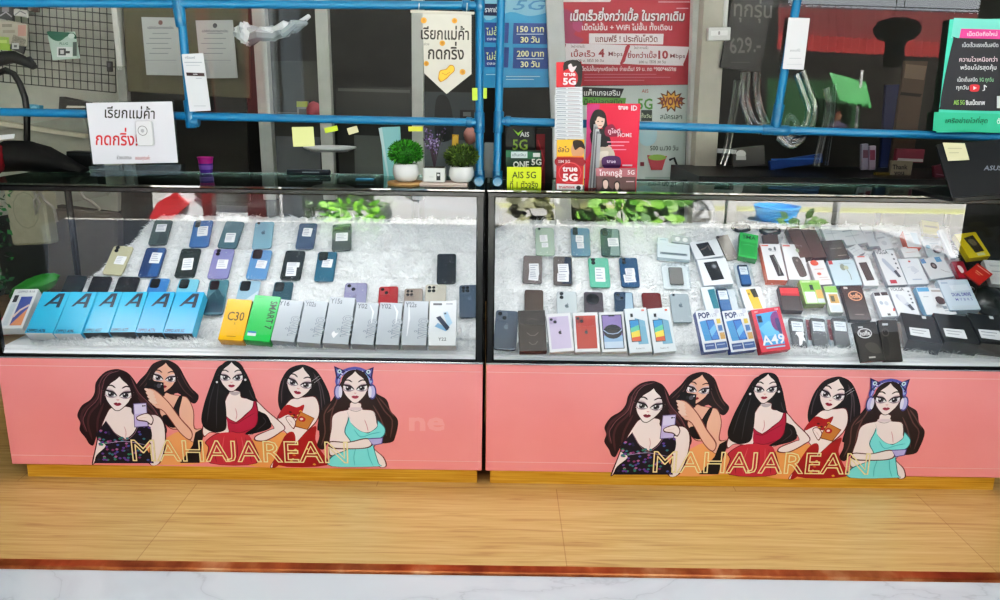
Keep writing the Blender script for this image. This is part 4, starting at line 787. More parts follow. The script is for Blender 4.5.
C((903,231.6),(916,230.6),(922,247),(907.6,247.6), 'white carton with an orange side behind the white box stack', [('q',[(.5,.1),(.95,.1),(.98,.8),(.6,.8)],'#b9d0de'), ('r',.1,.2,.4,.26,'#c3ccd2')], '#e6e9ea', '#de5e30', .05)
C((900,247),(916,246.4),(922,256.6),(904,257.6), 'small plain white carton in front of the orange-sided one', [('r',.2,.5,.8,.56,'#d8b5a8')], '#e9ebec', '#cfd3d5', .04)
def mouse(root, w, h, t):
    b = MB(); b.blob((w*.12, h*.42, -t*.4), (w*.26, h*.2, .012), cm('#1b1a1c', .3), n=14, k=8); b.build('black_gadget', root)['label'] = 'small black gadget'
case_with((923,238.6),(941,237.4),(949.6,254.8),(930,256.2), 'clear pack with a small black gadget and blue dot', mouse, extra=[('e',.25,.3,.14,.12,'#3d8fb4'), ('r',.4,.08,.9,.14,'#a9bcc6')])
C((938.4,230.4),(943.4,229.6),(957,257.8),(950.6,259), 'long narrow white box leaning across the heap', [('r',.4,.1,.6,.9,'#d9dfe2')], '#e9eeef', '#c4ccd0', .02, lift=.03)
C((956,238),(974,228),(990,256.4),(970,257.6), 'bright yellow box with a dark photo panel at the right back', [('q',[(.3,.2),(.78,.12),(.86,.78),(.42,.82)],'#3a332c'), ('c',[(.42,.3),(.66,.28),(.72,.5),(.5,.52)],'#8b8172'), ('r',.45,.84,.8,.95,'#dfe6c0')], '#ead527', '#c9b414', .04)
C((921.6,221.6),(938,220.6),(940,234),(924,235), 'olive yellow box far back behind the white cartons', [('r',.1,.35,.9,.5,'#8a7a22')], '#bfae3a', '#94862a', .03)
C((980,261.4),(990.6,275.6),(976,286.4),(968.4,272.4), 'red card box turned askew at the right end', [('r',.1,.1,.9,.14,'#f2d0c0'), ('r',.25,.4,.7,.45,'#f0b48a'), ('r',.3,.52,.6,.56,'#f0b48a')], '#b8241c', '#8f1812', .012, lift=.045)
C((953.6,264),(961,258.4),(969.6,276),(960,279.6), 'dark red folded box left of the askew red one', [('c',[(.3,.3),(.6,.3),(.7,.6),(.4,.7)],'#e9d6da')], '#a11f36', '#7d1628', .03, lift=.02)
C((984,260.4),(1004,260),(1014,284),(991,284.6), 'white box at the right frame edge behind the red card box', [('r',.2,.2,.7,.28,'#c3cacd'), ('r',.2,.45,.8,.5,'#b0b8bc')], '#dde2e2', '#bcc4c5', .035)
M, w, h = place((975,285),(1003,284),(1010,313),(985,314), None, .03)
b = MB(); b.blob((0, h*.5, -.02), (w*.6, h*.52, .035), cm('#15201c', .35, noise=.4), n=18, k=10, wob=.06); o = b.build('pouch'); o.matrix_world = M; tag(o, 'dark green-black soft pouch at the right end behind the black boxes', 'pouch')
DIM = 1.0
# ================================================================== standing on the counters
YF = .11                                     # plane of the blue pipe screens
BLUE = cm('#156f9c', .3, 0, .3); BLUE2 = cm('#12638c', .32, 0, .3)
YB = .95
def sheet(q, y, ops, label, name, cat, col='#e8ebee', t=.0015, alpha=90, group=None, rough=.5, em=0., back=None, floor=False):
    # flat upright thing; print given in the photograph's pixels and carried to its real plane
    M, w, h = place(*q, alpha, t, y=y); Mi = M.inverted(); P0 = M.translation; n = (M.to_3x3() @ Vector((0, 0, 1)))
    b = MB(); dz = P0.z if floor else 0; b.slab(w, h + dz, t, .001, cm(col, rough), cm(back or col, rough), Matrix.Translation((0, -dz, 0)), n=1, ch=min(.0004, t*.3))
    if ops: deco(b, ops, lambda u, v: Mi @ hit((u, v), P0, n), (0, 0, 1), .00025, rough)
    o = b.build(name, None, smooth=0); o.matrix_world = M
    return tag(o, label, cat, group)
def pipe_frame(name, label, pipes, joints, feet, films):
    b0 = thing(name, label, 'pipe frame', Vector((atY(*feet[0], YF).x if feet else 0, YF, TOPZ)), 'blue pipe screens on the counters'); Z = b0.matrix_world.inverted()
    for p in pipes:
        b = MB(); b.tube([Z @ atY(*q, YF) for q in p], .0128, BLUE, 16); b.build('pipe', b0)
    for p, q in joints:
        b = MB(); a, c = Z @ atY(*p, YF), Z @ atY(*q, YF); d = (c - a).normalized()
        b.tube([a, a + d*.003, c - d*.003, c], [.0145, .0165, .0165, .0145], BLUE2, 16); b.build('pipe_fitting', b0)
    for p in feet:
        b = MB(); a = Z @ atY(*p, YF); a.z = .0175
        b.tube([a + Vector((0, .11, 0)), a + Vector((0, -.055, 0)), a + Vector((0, -.06, 0))], [.0168, .0168, .014], BLUE2, 18)
        b.tube([a, a + Vector((0, 0, .03))], .0165, BLUE2, 16); b.build('pipe_foot', b0)
    for q in films:
        b = MB(); b.add([Z @ (atY(*p, YF)) for p in q], [(0, 1, 2, 3)], FILM); b.build('clear_film', b0, smooth=0)
    return b0
pipe_frame('pipe_frame', 'bright blue pipe frame on the left case with clear film and a hanging pennant',
    [[(-40,2.5),(479,5.5)], [(-40,111),(479,122.5)], [(179,-10),(191,120)], [(479.5,-12),(479.5,178)]],
    [((176.5,-2),(181.5,27)), ((187,121.4),(199,122)), ((188.6,100),(191.4,128)), ((479.5,112),(479.5,133)), ((466,122),(472,122.4)), ((479.5,-8),(479.5,12)), ((462,5),(470,5.4))],
    [(479.5,184)], [[(-40,2),(479,5),(479,122),(-40,111)]])
pipe_frame('pipe_frame', 'bright blue pipe frame on the right case carrying the teal poster',
    [[(501.5,-12),(497,178)], [(501,121),(1020,138)], [(800,-14),(788,50),(775,128)]],
    [((499,111),(498,133)), ((505,121),(511,121.4)), ((762,129.6),(789,130.6)), ((779.5,104),(775,128))],
    [(497.5,184)], [[(502,-14),(1020,-4),(1020,138),(499,121)]])
# crumpled strip of clear vinyl on the right frame
def vinyl():
    root = MB(); mt = clear('vinyl_fold', .42, 'dfe6ea', .08)
    paths = [([(746,72),(745,100),(752,122),(762,130)],10), ([(757,72),(758,100),(766,124)],8), ([(800,72),(806,90),(812,110),(806,130),(792,142),(780,134)],13), ([(786,128),(790,116),(797,124),(792,131)],6), ([(826,88),(828,110),(822,140),(816,166)],7), ([(834,84),(832,120),(826,165)],4), ([(738,80),(734,110),(727,150),(722,165)],8)]
    for pts, w in paths:
        s = [];
        for i in range(len(pts)-1):
            p0, p1, p2, p3 = pts[max(i-1,0)], pts[i], pts[i+1], pts[min(i+2,len(pts)-1)]
            for k in range(6):
                t = k/6; s.append(tuple(.5*(2*p1[a]+(p2[a]-p0[a])*t+(2*p0[a]-5*p1[a]+4*p2[a]-p3[a])*t*t+(3*p1[a]-p0[a]-3*p2[a]+p3[a])*t**3) for a in (0,1)))
        s.append(pts[-1]); vs = []; fs = []; N = 9
        for i, p in enumerate(s):
            c = atY(p[0], p[1], YF + .025); d = atY(*s[min(i+1,len(s)-1)], YF+.025) - atY(*s[max(i-1,0)], YF+.025); nx = Vector((d.z, 0, -d.x)).normalized()
            for k in range(N):
                a = (k/(N-1) - .5); vs.append(c + nx*(a*w/290) + Vector((0, -.006*math.cos(a*math.pi*5) - .004*math.cos(a*3), 0)))
        for i in range(len(s)-1):
            for k in range(N-1): fs.append((i*N+k, i*N+k+1, (i+1)*N+k+1, (i+1)*N+k))
        root.add(vs, fs, mt)
    o = root.build('vinyl_strip'); return tag(o, 'crumpled clear vinyl strip hanging in folds behind the right blue pipe', 'plastic sheet')
vinyl()
# ---- acrylic sign holder
M, w, h = place((84,100),(174,102),(180,164.6),(91.5,163.6), 87, .006, y=.05)
sg = thing('sign_holder', 'clear acrylic sign holder with black and red handwritten lettering and a call button', 'sign', M)
b = MB(); b.slab(w, h, .004, .002, ACRYL, ACRYL, n=2, ch=.0006); b.build('acrylic_plate', sg)
b = MB(); b.slab(w*.96, h*.97, .0006, .001, cm('#e9e8f0', .55), PAPER, Matrix.Translation((0, h*.01, .0012)), n=1, ch=.0001)
Mi = M.inverted(); nn = M.to_3x3() @ Vector((0, 0, 1)); P0 = M.translation
deco(b, [('t','เรียกแม่ค้า',130,113,14.5,'#2b2622',{'w':50,'rot':-1.5,'b':.012}), ('t','กดกริ่ง!',117,139,17,'#c3282f',{'w':42,'rot':-1,'b':.018}), ('t','ช่วยบอกนะ',124.5,157.4,5,'#3a2c3f',{'w':15}), ('t','ขอบคุณค่ะ',143,157.8,5,'#b0343a',{'w':15})], lambda u, v: Mi @ hit((u, v), P0, nn) + Vector((0, 0, .0012)), (0, 0, 1), .0002)
b.build('paper', sg)
def L2(u, v): return Mi @ hit((u, v), P0, nn)
b = MB(); p = L2(147.5, 146); b.slab(.053, .078, .012, .009, cm('#e9e9ec', .3), cm('#c9cacd', .35), Matrix.Translation((p.x, p.y, .014)), ch=.002)
b.lathe([(.0150, .0144), (.0150, .0150), (.0136, .0150), (.0136, .0144)], cm('#3d3d42', .4), (p.x - .004, p.y + .047, 0), 24); b.lathe([(.006, .0144), (.005, .0156), (0, .0156)], cm('#b9babf', .4), (p.x - .004, p.y + .047, 0), 16)
b.build('call_button', sg)['label'] = 'white call button with a ring'
b = MB(); b.slab(w*1.04, .034, .006, .004, ACRYL, ACRYL, Matrix.Rotation(R(6), 4, 'X') @ Matrix.Translation((0, -.036, .010)), n=2, ch=.001)
b.box((0, -.02, -.012), (w*1.02, .035, .05), ACRYL, ch=.003); b.build('stand', sg)
# ---- shiny crumpled wrap bundle hanging behind the left screen
b = MB(); rr = random.Random(6); pts = [atY(x, y, .62) for x, y in ((236,33),(243,30),(250,36),(262,37),(274,33),(286,30),(296,26),(307,22))]
for k in range(5): b.tube([p + Vector((rr.gauss(0,.004), rr.gauss(0,.01), rr.gauss(0,.008))) for p in pts], [.012,.024,.03,.022,.02,.018,.014,.008], cm(['#c9d0d2','#9aa3a6','#dfe4e5','#7d868a','#b5bdc0'][k], .2), 7)
b.blob(atY(244,33,.6), (.03,.02,.035), cm('#d3dadc', .15), n=9, k=6, wob=.2); tag(b.build('plastic_wrap', smooth=0), 'silvery crumpled plastic wrap bundle hanging behind the left blue frame', 'plastic wrap')
# ---- pennant
M, w, h = place((422.6,12.5),(471,13.6),(471,74),(424,73), 90, .002, y=YF-.035); P0 = M.translation; Mi = M.inverted(); nn = M.to_3x3() @ Vector((0, 0, 1))
pn = thing('pennant', 'cream pointed cloth pennant with orange dots hanging from the left blue pipe', 'pennant', M)
F = lambda u, v: Mi @ hit((u, v), P0, nn)
b = MB(); ps = [(422.6,12.5),(471.4,13.6),(471.4,74),(446.5,94),(424,73)]
b.add([F(*p) for p in ps], [tuple(reversed(range(5)))], cm('#dcd8cb', .8, noise=.08)); b.add([F(*p) - Vector((0, 0, .001)) for p in ps], [tuple(range(5))], cm('#cfcabc', .8))
O = [('t','เรียกแม่ค้า',445,33.6,16,'#2e2823',{'w':48,'b':.02,'rot':-1}), ('t','กดกริ่ง',446,53,17,'#2e2823',{'w':36,'b':.02,'rot':-1}), ('t','ช่วย',426.6,44,3.4,'#5a534a')]
for u, v, r in ((422+.0,20.4,3.1),(454.6,20.8,2.8),(442.4,43.2,2.9),(426.4,63.6,2.6),(462.6,72,3)): O += [('e',u+(1.8 if u<423 else 0),v,r,r,'#d59a35'),('e',u+(1.8 if u<423 else 0),v,r*.55,r*.6,'#b87622')]
O += [('c',[(438.4,77),(440,70.6),(446,69),(450,65),(454,66),(454.6,71),(450.4,75),(446.6,79),(441,82),(438.6,80)],'#b87a1e'), ('c',[(439.2,77),(440.8,71.4),(446.4,69.8),(450.4,66),(453.4,66.8),(453.8,70.8),(449.8,74.4),(446,78),(441.4,81)],'#f0b93a'), ('l',[(442,73),(446,75),(450,72)],.7,'#b87a1e')]
deco(b, O, F, (0, 0, 1), .0003); b.build('cloth', pn, smooth=0)
b = MB(); a, c = F(410.6,11.4), F(474.4,13.2); b.tube([a, c], .0042, cm('#d9d4c6', .5), 10); b.build('dowel', pn)
for u in (418.6, 466.6):
    b = MB(); b.tube([F(u, 12), F(u + .4, 7), F(u+.6, 3)], .0012, cm('#cfd2d2', .6), 6); b.build('string', pn)
# ---- hanging tags (their square codes are left out)
tg = 'paper tags on the blue pipes'
sheet(((181.6,53.4),(203,54),(211,110.6),(189.6,111.6)), YF-.018, [('t','พร้อมเพย์',190,57.5,3.4,'#6f7f94',{'w':10}), ('r',184.5,62,202,62.8,'#a3abb8'), ('r',186,65,200,65.7,'#b9bfc8'), ('q',[(186.2,72.4),(204.4,73),(204.8,76.4),(186.8,75.8)],'#3c2c30'), ('t','scan',195.4,74.3,2.6,'#e9e6e6'), ('r',196,78,202,78.6,'#a3a9b3'), ('r',194,105.6,206,106.2,'#b5bac2')], 'white hanging tag with a dark band on the left blue upright', 'hanging_tag', 'tag', '#dfe2e6', .0008, group=tg)
sheet(((789.6,17.4),(809,18.2),(804.6,69.8),(781.6,68.8)), YF-.018, [('t','สแกนที่นี่',795,50.4,3.2,'#8a8f96',{'w':10}), ('r',789,58,801,58.6,'#b3b7bd'), ('r',787,64,802,64.6,'#c3c7cc')], 'white hanging tag on the bent blue upright at the right', 'hanging_tag', 'tag', '#dcdde0', .0008, group=tg)
# ---- sticky notes
sn = 'sticky notes on the left pipe'
for q, c, lb in ((((292,127.4),(313,126.4),(315,146),(293,147)),'#e3e79a','large pale yellow sticky note below the left blue rail'), (((324,126.8),(337,126.8),(338.6,131.8),(325,132)),'#c3dc3a','lime green sticky note next to the large yellow one'), (((346.4,127),(357,127),(359,133.4),(348.6,133.6)),'#d9d3a4','beige sticky note left of the turquoise folder'), (((408,126.6),(423,126.6),(422.6,131.4),(408.6,131.2)),'#dfe14a','yellow sticky note above the first potted plant'), (((472,88),(477.4,88),(477.4,100),(472.4,100.6)),'#b9d945','narrow lime note left of the blue upright in the middle'), (((483.4,88),(487,88),(486.6,98.4),(483.4,98.6)),'#b9d945','narrow lime note right of the blue upright in the middle')):
    sheet(q, YF-.017, [], lb, 'sticky_note', 'sticky note', c, .0006, group=sn)
# ---- potted plants
def plant(px, bz, potw, poth, folc, label, kind, d, col, name='potted_plant'):
    base = atY(px, bz, d); base.z = bz_z = TOPZ + .012
    r = thing(name, label, 'plant', base, 'potted plants on the left case'); s = potw
    b = MB()
    if kind == 'round': b.lathe([(0,0),(s*.30,0),(s*.42,poth*.12),(s*.5,poth*.42),(s*.5,poth*.7),(s*.46,poth*.98),(s*.43,poth),(s*.41,poth*.9),(0,poth*.88)], cm('#e6e8e6', .25, 0, .3), n=28)
    else: b.slab(s, s, poth, s*.12, cm('#3c332b', .9), cm('#dfe2df', .4), Matrix.Translation((0, -s/2, poth)), ch=.003); deco(b, [('r',.62,.3,.8,.85,'#2f3234'),('r',.66,.4,.76,.55,'#d9dcda'),('r',.3,.6,.5,.64,'#b9bdba')], lambda u, v: Vector(((u-.5)*s, -s/2-.0003, (1-v)*poth)), (0, -1, 0), .0004)
    b.build('pot', r)
    b = MB(); rnd = random.Random(int(px)); g = [cm(c, .6) for c in col]
    W, H = folc
    if kind != 'twig':
        b.blob((0, 0, poth + H*.42), (W*.40, W*.36, H*.42), g[0], n=14, k=8, wob=.12)
        for i in range(1100):
            a, z = rnd.uniform(0, 6.283), rnd.uniform(-.75, 1); q = math.sqrt(max(0, 1 - z*z))
            d_ = Vector((q*math.cos(a), q*math.sin(a), z)); p = Vector((d_.x*W*.40, d_.y*W*.36, poth + H*.42 + d_.z*H*.42)) 
            t_ = (d_ + Vector((rnd.gauss(0,.35), rnd.gauss(0,.35), .25 + rnd.gauss(0,.3)))).normalized(); l_ = rnd.uniform(.008, .017); s_ = d_.cross(t_ + Vector((0,0,.01))).normalized()*l_*.16
            b.add([p, p+t_*l_*.5+s_, p+t_*l_, p+t_*l_*.5-s_], [(0,1,2,3)], rnd.choice(g))
        o = b.build('foliage', r)
    else:
        st = cm('#4a3b46', .7)
        for i in range(16):
            a = rnd.uniform(0, 6.283); rr_ = rnd.uniform(.2, 1); pts = [Vector((0, 0, poth*.9)), Vector((math.cos(a)*W*.16*rr_, math.sin(a)*W*.1, poth + H*.45)), Vector((math.cos(a)*W*.42*rr_, math.sin(a)*W*.2, poth + H*rnd.uniform(.7, 1)))]
            b.tube(pts, [.0014, .0011, .0006], st, 5)
            for k in range(13):
                t_ = rnd.uniform(.3, 1); p = pts[1].lerp(pts[2], (t_-.4)/.6) if t_ > .4 else pts[0].lerp(pts[1], t_/.4); p = p + Vector((rnd.gauss(0,.004), rnd.gauss(0,.004), rnd.gauss(0,.003)))
                l_ = rnd.uniform(.003, .007); dd = Vector((rnd.gauss(0,1), rnd.gauss(0,1), rnd.gauss(0,1))).normalized()*l_; ee = dd.cross(Vector((0,1,.3))).normalized()*l_*.6
                b.add([p-dd, p+ee, p+dd, p-ee], [(0,1,2,3)], rnd.choice(g))
        b.build('purple_twigs', r)
    return r
plant(406,182,.083,.056,(.115,.078),'bright green ball of leaves in a round white pot on a wooden slice','round',.085,['#2a6a1c','#3f8f28','#57ab36','#1f4f16'])
plant(434.6,182,.072,.045,(.10,.13),'purple-flowered twigs in a square white pot between two leafy plants','twig',.10,['#6d5a86','#8a7aa8','#54425f','#a596bd','#3f4a34'])
plant(461.5,182,.080,.050,(.115,.072),'olive green ball of leaves in a round white pot beside the blue upright','round',.085,['#3c5220','#566d2c','#708540','#2c3d18'])
pc = atY(405.5,184,.085)
b = MB(); b.lathe([(0,0),(.056,0),(.058,.004),(.058,.009),(.055,.012),(0,.012)], cm('#b08a5e', .6, noise=.2), n=28); o = b.build('wood_slice'); o.location = (pc.x, .085, TOPZ); tag(o, 'round tan wooden slice under the bright green plant', 'coaster')
pc = atY(444.5,184,.085)
b = MB(); b.box((0,0,.006), (.152,.10,.0118), cm('#d3c0b8', .5), ch=.002); b.box((0,-.0505,.006), (.14,.001,.002), cm('#b59f96', .5)); o = b.build('pink_tray'); o.location = (pc.x, .088, TOPZ); tag(o, 'flat pale pink box under the twigs and the olive plant', 'box')
# ---- grey paddle between the two screens
M, w, h = place((483.4,142),(495.4,142.4),(492.6,178),(484.6,178), 90, .005, y=.17)
pd = thing('paddle_sign', 'blank grey paddle on a thin rod standing between the two blue screens', 'paddle', M)
b = MB(); b.slab(w*1.1, h, .005, .006, cm('#7d8182', .5), cm('#606465', .5), ch=.001); b.build('plate', pd)
b = MB(); b.tube([(0, .01, -.008), (0, TOPZ - M.translation.z + .001, -.008)], .0045, cm('#9a9d9f', .3, .6), 10); b.build('rod', pd)
# ---- things behind the left screen
sheet(((377.6,127),(402.4,127),(400.4,178),(386.6,178.6)), .36, [('q',[(378.4,128),(382,128),(389,177),(387.4,177.6)],'#d3f0f2')], 'pale turquoise folder standing behind the potted plants', 'folder', 'folder', '#9fd9dc', .012)
M, w, h = place((289,170.6),(333,171),(332.6,176.6),(288.4,175.8), 0, .018, z=TOPZ)
b = MB(); p = atZ(311,174.4,TOPZ); b.tube([(-.078,0,0),(-.075,0,0),(.075,0,0),(.078,0,0)], [.006,.0105,.0105,.006], cm('#1b2432', .35), 14); b.box((.01,-.0105,.001), (.06,.001,.004), cm('#8d97a3', .3)); o = b.build('pen_case'); o.location = (p.x, .35, TOPZ+.0108); tag(o, 'dark navy tube lying at the back edge of the left counter', 'pen case')
p = atZ(365,179.6,TOPZ); b = MB(); b.box((0,0,.002), (.06,.03,.004), cm('#3d8fb8', .4), ch=.001); b.box((0,0,.0042), (.05,.02,.0004), cm('#6fb0d0', .4)); o = b.build('blue_card'); o.location = (p.x, p.y, TOPZ); tag(o, 'small blue card lying flat left of the potted plants', 'card')
pts = [atZ(x, y, TOPZ+.004) for x, y in ((34,168.4),(37,170.4),(44,171.4),(58,170.6),(76,169.6),(100,168.8))]
b = MB(); b.tube(pts, .0028, cm('#d3d3cd', .4), 8); b.tube([pts[0], pts[0] + (pts[0]-pts[1])*.9], .0042, cm('#c3c3bd', .4), 8); tag(b.build('white_cable'), 'white cable end lying on the counter beside the black bag', 'cable')
# black bag, red cloth
p = atY(36,169,.33); bag = thing('soft_bag', 'limp black bag with a white tag slumped on the far left counter', 'bag', Vector((p.x, .33, TOPZ)))
b = MB(); vs = []; fs = []; N = 20
prof = [(-.135,.02),(-.13,.075),(-.10,.105),(-.05,.112),(.0,.104),(.05,.085),(.10,.055),(.14,.03),(.17,.012)]
for i, (x, z) in enumerate(prof):
    for k in range(N):
        a = math.pi*2*k/N; vs.append((x, .075*math.cos(a)*(.6+z*4), max(.001, z*.5 + z*.5*math.sin(a) + .004*math.sin(i*2+k))))
for i in range(len(prof)-1):
    for k in range(N): l_ = (k+1)%N; fs.append((i*N+k, i*N+l_, (i+1)*N+l_, (i+1)*N+k))
fs += [tuple(range(N)), tuple((len(prof)-1)*N+k for k in reversed(range(N)))]
b.add(vs, fs, cm('#0b0b0d', .7, noise=.3)); b.build('bag_body', bag)
b = MB(); b.slab(.062,.02,.001,.001,PAPER,PAPER, Matrix.Translation((-.065,-.05,.115)) @ Matrix.Rotation(R(50),4,'X') @ Matrix.Rotation(R(8),4,'Z'), n=1); b.build('white_tag', bag)
p = atY(2,168,.30); b = MB(); b.blob((0,0,.055), (.04,.05,.056), cm('#7d1220', .8, noise=.2), n=16, k=9, wob=.05); o = b.build('red_cloth'); o.location = (p.x, .26, TOPZ); tag(o, 'crumpled dark red cloth at the left frame edge beside the black bag', 'cloth')
sheet(((66,151.6),(95,152.4),(96,169),(68,168.6)), .40, [('q',[(68,153),(94,153.6),(94,156),(68,155.6)],'#2a3033')], 'low dark box behind the white cable, left of the sign holder', 'dark_box', 'box', '#15191a', .06)
# black jointed arm at far left
arm = thing('desk_arm', 'black curved desk arm with a clamp head in front of the wire grid', 'arm', atY(27,112,.5)); Z = arm.matrix_world.inverted(); f5 = lambda x, y: Z @ atY(x, y, .5)
b = MB(); b.tube([f5(-4,74),(f5(6,70)),f5(14,74),f5(20,84),f5(25,98),f5(27,112),f5(27,150)], [.011]*7, cm('#0d0d0f', .4), 12); b.build('arm_tube', arm)
b = MB(); b.tube([f5(-6,62),f5(4,58),f5(14,57),f5(24,61),f5(34,66)], [.02,.024,.022,.018,.014], cm('#121013', .5), 12); b.tube([f5(28,58),f5(35,68)], .012, cm('#121013', .5), 10); b.build('clamp_head', arm)
b = MB(); b.blob(f5(2,56), (.025,.012,.012), cm('#a3242a', .5), n=12, k=6); b.build('red_knob', arm)
# ---- promotional stands in the middle
gp = 'promotional stands at the middle'
sheet(((535.6,128),(552.6,128.6),(552,187),(536,187)), .20, [('q',[(536,134),(545,134),(545,186),(537,186)],'#7d1524'), ('l',[(538,140),(544,160),(540,180)],1.2,'#b02a38')], 'tall black and dark red box behind the green network cards', 'promo_box', 'box', '#17120f', .03, group=gp)
sheet(((505.4,126.4),(535,126),(535,183),(505.6,183)), .17, [('q',[(513,129),(518,133),(523,129.6),(518.4,136)],'#8fc63a'), ('t','AIS',524.6,134.4,6.6,'#cfd3d0',{'b':.02}), ('t','5G',520,144.6,14.5,'#7d9a3a',{'w':15,'b':.02})], 'black card with green 5G lettering, the rear one of the network cards', 'promo_card', 'card', '#15181a', .002, group=gp)
sheet(((505.6,149),(541.6,151.6),(541,186),(506,185)), .12, [('q',[(506,150),(541,152.6),(541,160),(506,157)],'#1d5f3f'), ('r',511,151.6,527.4,158,'#c9d6d9'), ('t','เติมเงิน',519,154.8,4,'#3d5560',{'w':13}), ('t','ONE',521,164.6,9,'#d9dcd9',{'w':16,'b':.03}), ('t','5G',536.4,162,8.5,'#d5dcd3',{'b':.03}), ('r',533,153,540,157,'#d9e0dd')], 'dark green card with white lettering, middle of the three network cards', 'promo_card', 'card', '#123226', .002, group=gp)
sheet(((507,166.4),(541.4,167.6),(541,191),(507,190.6)), .055, [('t','AIS 5G',524,175,9.4,'#2c3a14',{'w':24,'b':.015}), ('t','ที่ 1 ตัวจริง',524,184.6,8.6,'#2c3a14',{'w':28,'b':.015})], 'lime yellow sign with dark lettering, in front of the two darker network cards', 'promo_sign', 'sign', '#cfe02a', .003, group=gp)
sheet(((556.6,61.6),(581.4,62.4),(581.6,110),(556,110)), .095, [('c',[(564,62.4),(581,62.4),(581,87),(576,87),(566,80)],'#150e10'), ('e',569.6,78,8.4,9.4,'#c51f2c'), ('c',[(568,66),(571,63.6),(573,67),(576.6,66),(573,72),(570,71)],'#e9dadc'), ('t','true',569.4,74.2,6,'#f6eef0',{'w':12,'b':.03}), ('t','5G',569.4,81.4,9,'#f6eef0',{'w':13,'b':.04})], 'red and black 5G topper card above the fan of white cards', 'promo_card', 'card', '#c81c2a', .002, group=gp)
for i in range(14):
    yy = 87 + i*3.9; s = random.uniform(-.8, .8)
    sheet(((555.4 - i*.12 + s, yy - .6),(582.4 + i*.16 + s, yy + .8),(582 + s, yy + 34),(556 + s, yy + 33)), .092 - i*.0036, [('q',[(557+s,yy+.6),(566+s,yy+1),(566+s,yy+1.7),(557+s,yy+1.4)],'#7a8496'), ('q',[(568+s,yy+1),(580+s,yy+1.6),(580+s,yy+2.3),(568+s,yy+1.8)],'#b5a9ae'), ('q',[(556+s,yy+2.4),(582+s,yy+3),(582+s,yy+3.5),(556+s,yy+3)],'#9aa0aa')], 'white card in the upright fan of cards between the red toppers', 'sim_card_pack', 'card', '#e3e6ea', .0012, group='white cards fanned in the middle stand')
sheet(((556.6,139),(584.6,140),(583.4,186),(557,185)), .038, [('t','อัลไว',563.6,149.6,7,'#3a2f3a',{'w':11,'b':.02}), ('c',[(574,142),(582,143),(584,152),(580,158),(574,158),(571,150)],'#c98f6a'), ('c',[(573,141),(582,141),(585,149),(580,147),(575,150)],'#2d1d16'), ('r',557,156,583,158,'#e07a2a')], 'yellow card with a printed face in front of the white card fan', 'promo_card', 'card', '#f0b433', .0015, group=gp)
sheet(((556.4,157),(584,158),(582.4,190.6),(556.4,189.6)), .03, [('c',[(557,158),(583,158.6),(583,166),(570,163),(557,166)],'#8d1220'), ('e',570,172.6,11.6,10.6,'#e04a52'), ('e',570,172.6,10.6,9.6,'#ab1421'), ('t','true',570,169,8,'#f7eeee',{'w':15,'b':.03}), ('t','5G',570,177.4,10,'#f7eeee',{'w':15,'b':.04}), ('q',[(556.6,183.6),(582.6,184.6),(582.4,190.4),(556.6,189.6)],'#e4e4e6'), ('t','truemove',566.6,187,4.6,'#b0202c',{'w':16,'b':.02}), ('e',578.4,187.6,2.4,2.2,'#2b2b2e'), ('t','SIM 5G',564,161.4,4,'#f0d9d9')], 'red pack with a round 5G emblem at the foot of the white card fan', 'promo_pack', 'pack', '#b71624', .012, group=gp)
q = ((586.6,103),(641.4,104),(635,192),(585.4,190.4))
sheet(q, .085, [('q',[(587,104),(600,104),(592,150),(586,160)],'#b52a6a'), ('c',[(590,120),(594,111),(600,109.4),(605,113),(607,122),(608,131),(604,134),(601,124),(596,124),(593,132),(590,128)],'#181014'), ('c',[(595,117),(600,114),(604.4,118),(603.6,125),(600,128.4),(596,125)],'#e9c6b4'), ('c',[(592.6,116.6),(600,111.4),(606,116),(604,118.4),(598,116.6),(595.6,121)],'#181014'), ('e',598,121.4,.9,.6,'#2a1a1a'), ('e',602.2,121.4,.9,.6,'#2a1a1a'), ('l',[(598.6,125.2),(600,125.8),(601.6,125.2)],.7,'#b04a50'), ('c',[(590,134),(597,129),(605,130),(610,138),(611,148),(604,150),(594,149)],'#16131a'), ('c',[(600,150),(609,146),(612,150),(606,153)],'#dcb3a0'), ('c',[(594,149),(611,148),(615,158),(612,166),(594,166)],'#c9b9a8'), ('c',[(596,153),(608,151),(606,158),(598,160)],'#e3d6c8'), ('t','true',623,107.4,7,'#f9e4ea',{'w':10,'b':.03}), ('t','ID',634,108,7,'#f9e4ea',{'w':6,'b':.03}),
  ('c',[(605,128),(612,124),(617,130),(622,131),(618,136),(606,136)],'#7d1238'), ('t','ทูไอดี',614,131,5.6,'#f4c9d4',{'w':12,'b':.02}), ('t','HOME',624.6,135,5.6,'#f4dfe4',{'w':14,'b':.02}), ('r',607,141.4,629,142.4,'#f0a0b4'), ('r',608,145,624,146,'#f0a0b4'), ('r',612,149,626,150,'#e88aa4'), ('c',[(602,158),(612,155.6),(620,158),(619,168),(604,168)],'#4a1f58'), ('t','true',611,161.4,5,'#e9d9ef',{'w':9}), ('r',622,164.4,632,166,'#f0c6d0')], 'tall red promotional board with a printed woman in black', 'promo_board', 'board', '#d3143c', .004, group=gp)
for i in range(5):
    sheet(((594.4 + i*.9, 124 + i*2.4),(596.6 + i*1.0, 124.4 + i*2.4),(592.4 + i*1.5, 188),(587.6 + i*1.5, 188)), .078 - i*.006, [], 'grey-white folded leaflet standing edge-on before the red board', 'leaflet', 'leaflet', ['#b9b9bd','#8d8d92','#cfcfd3','#75757b','#a3a3a8'][i], .0015, group='leaflets standing before the red board')
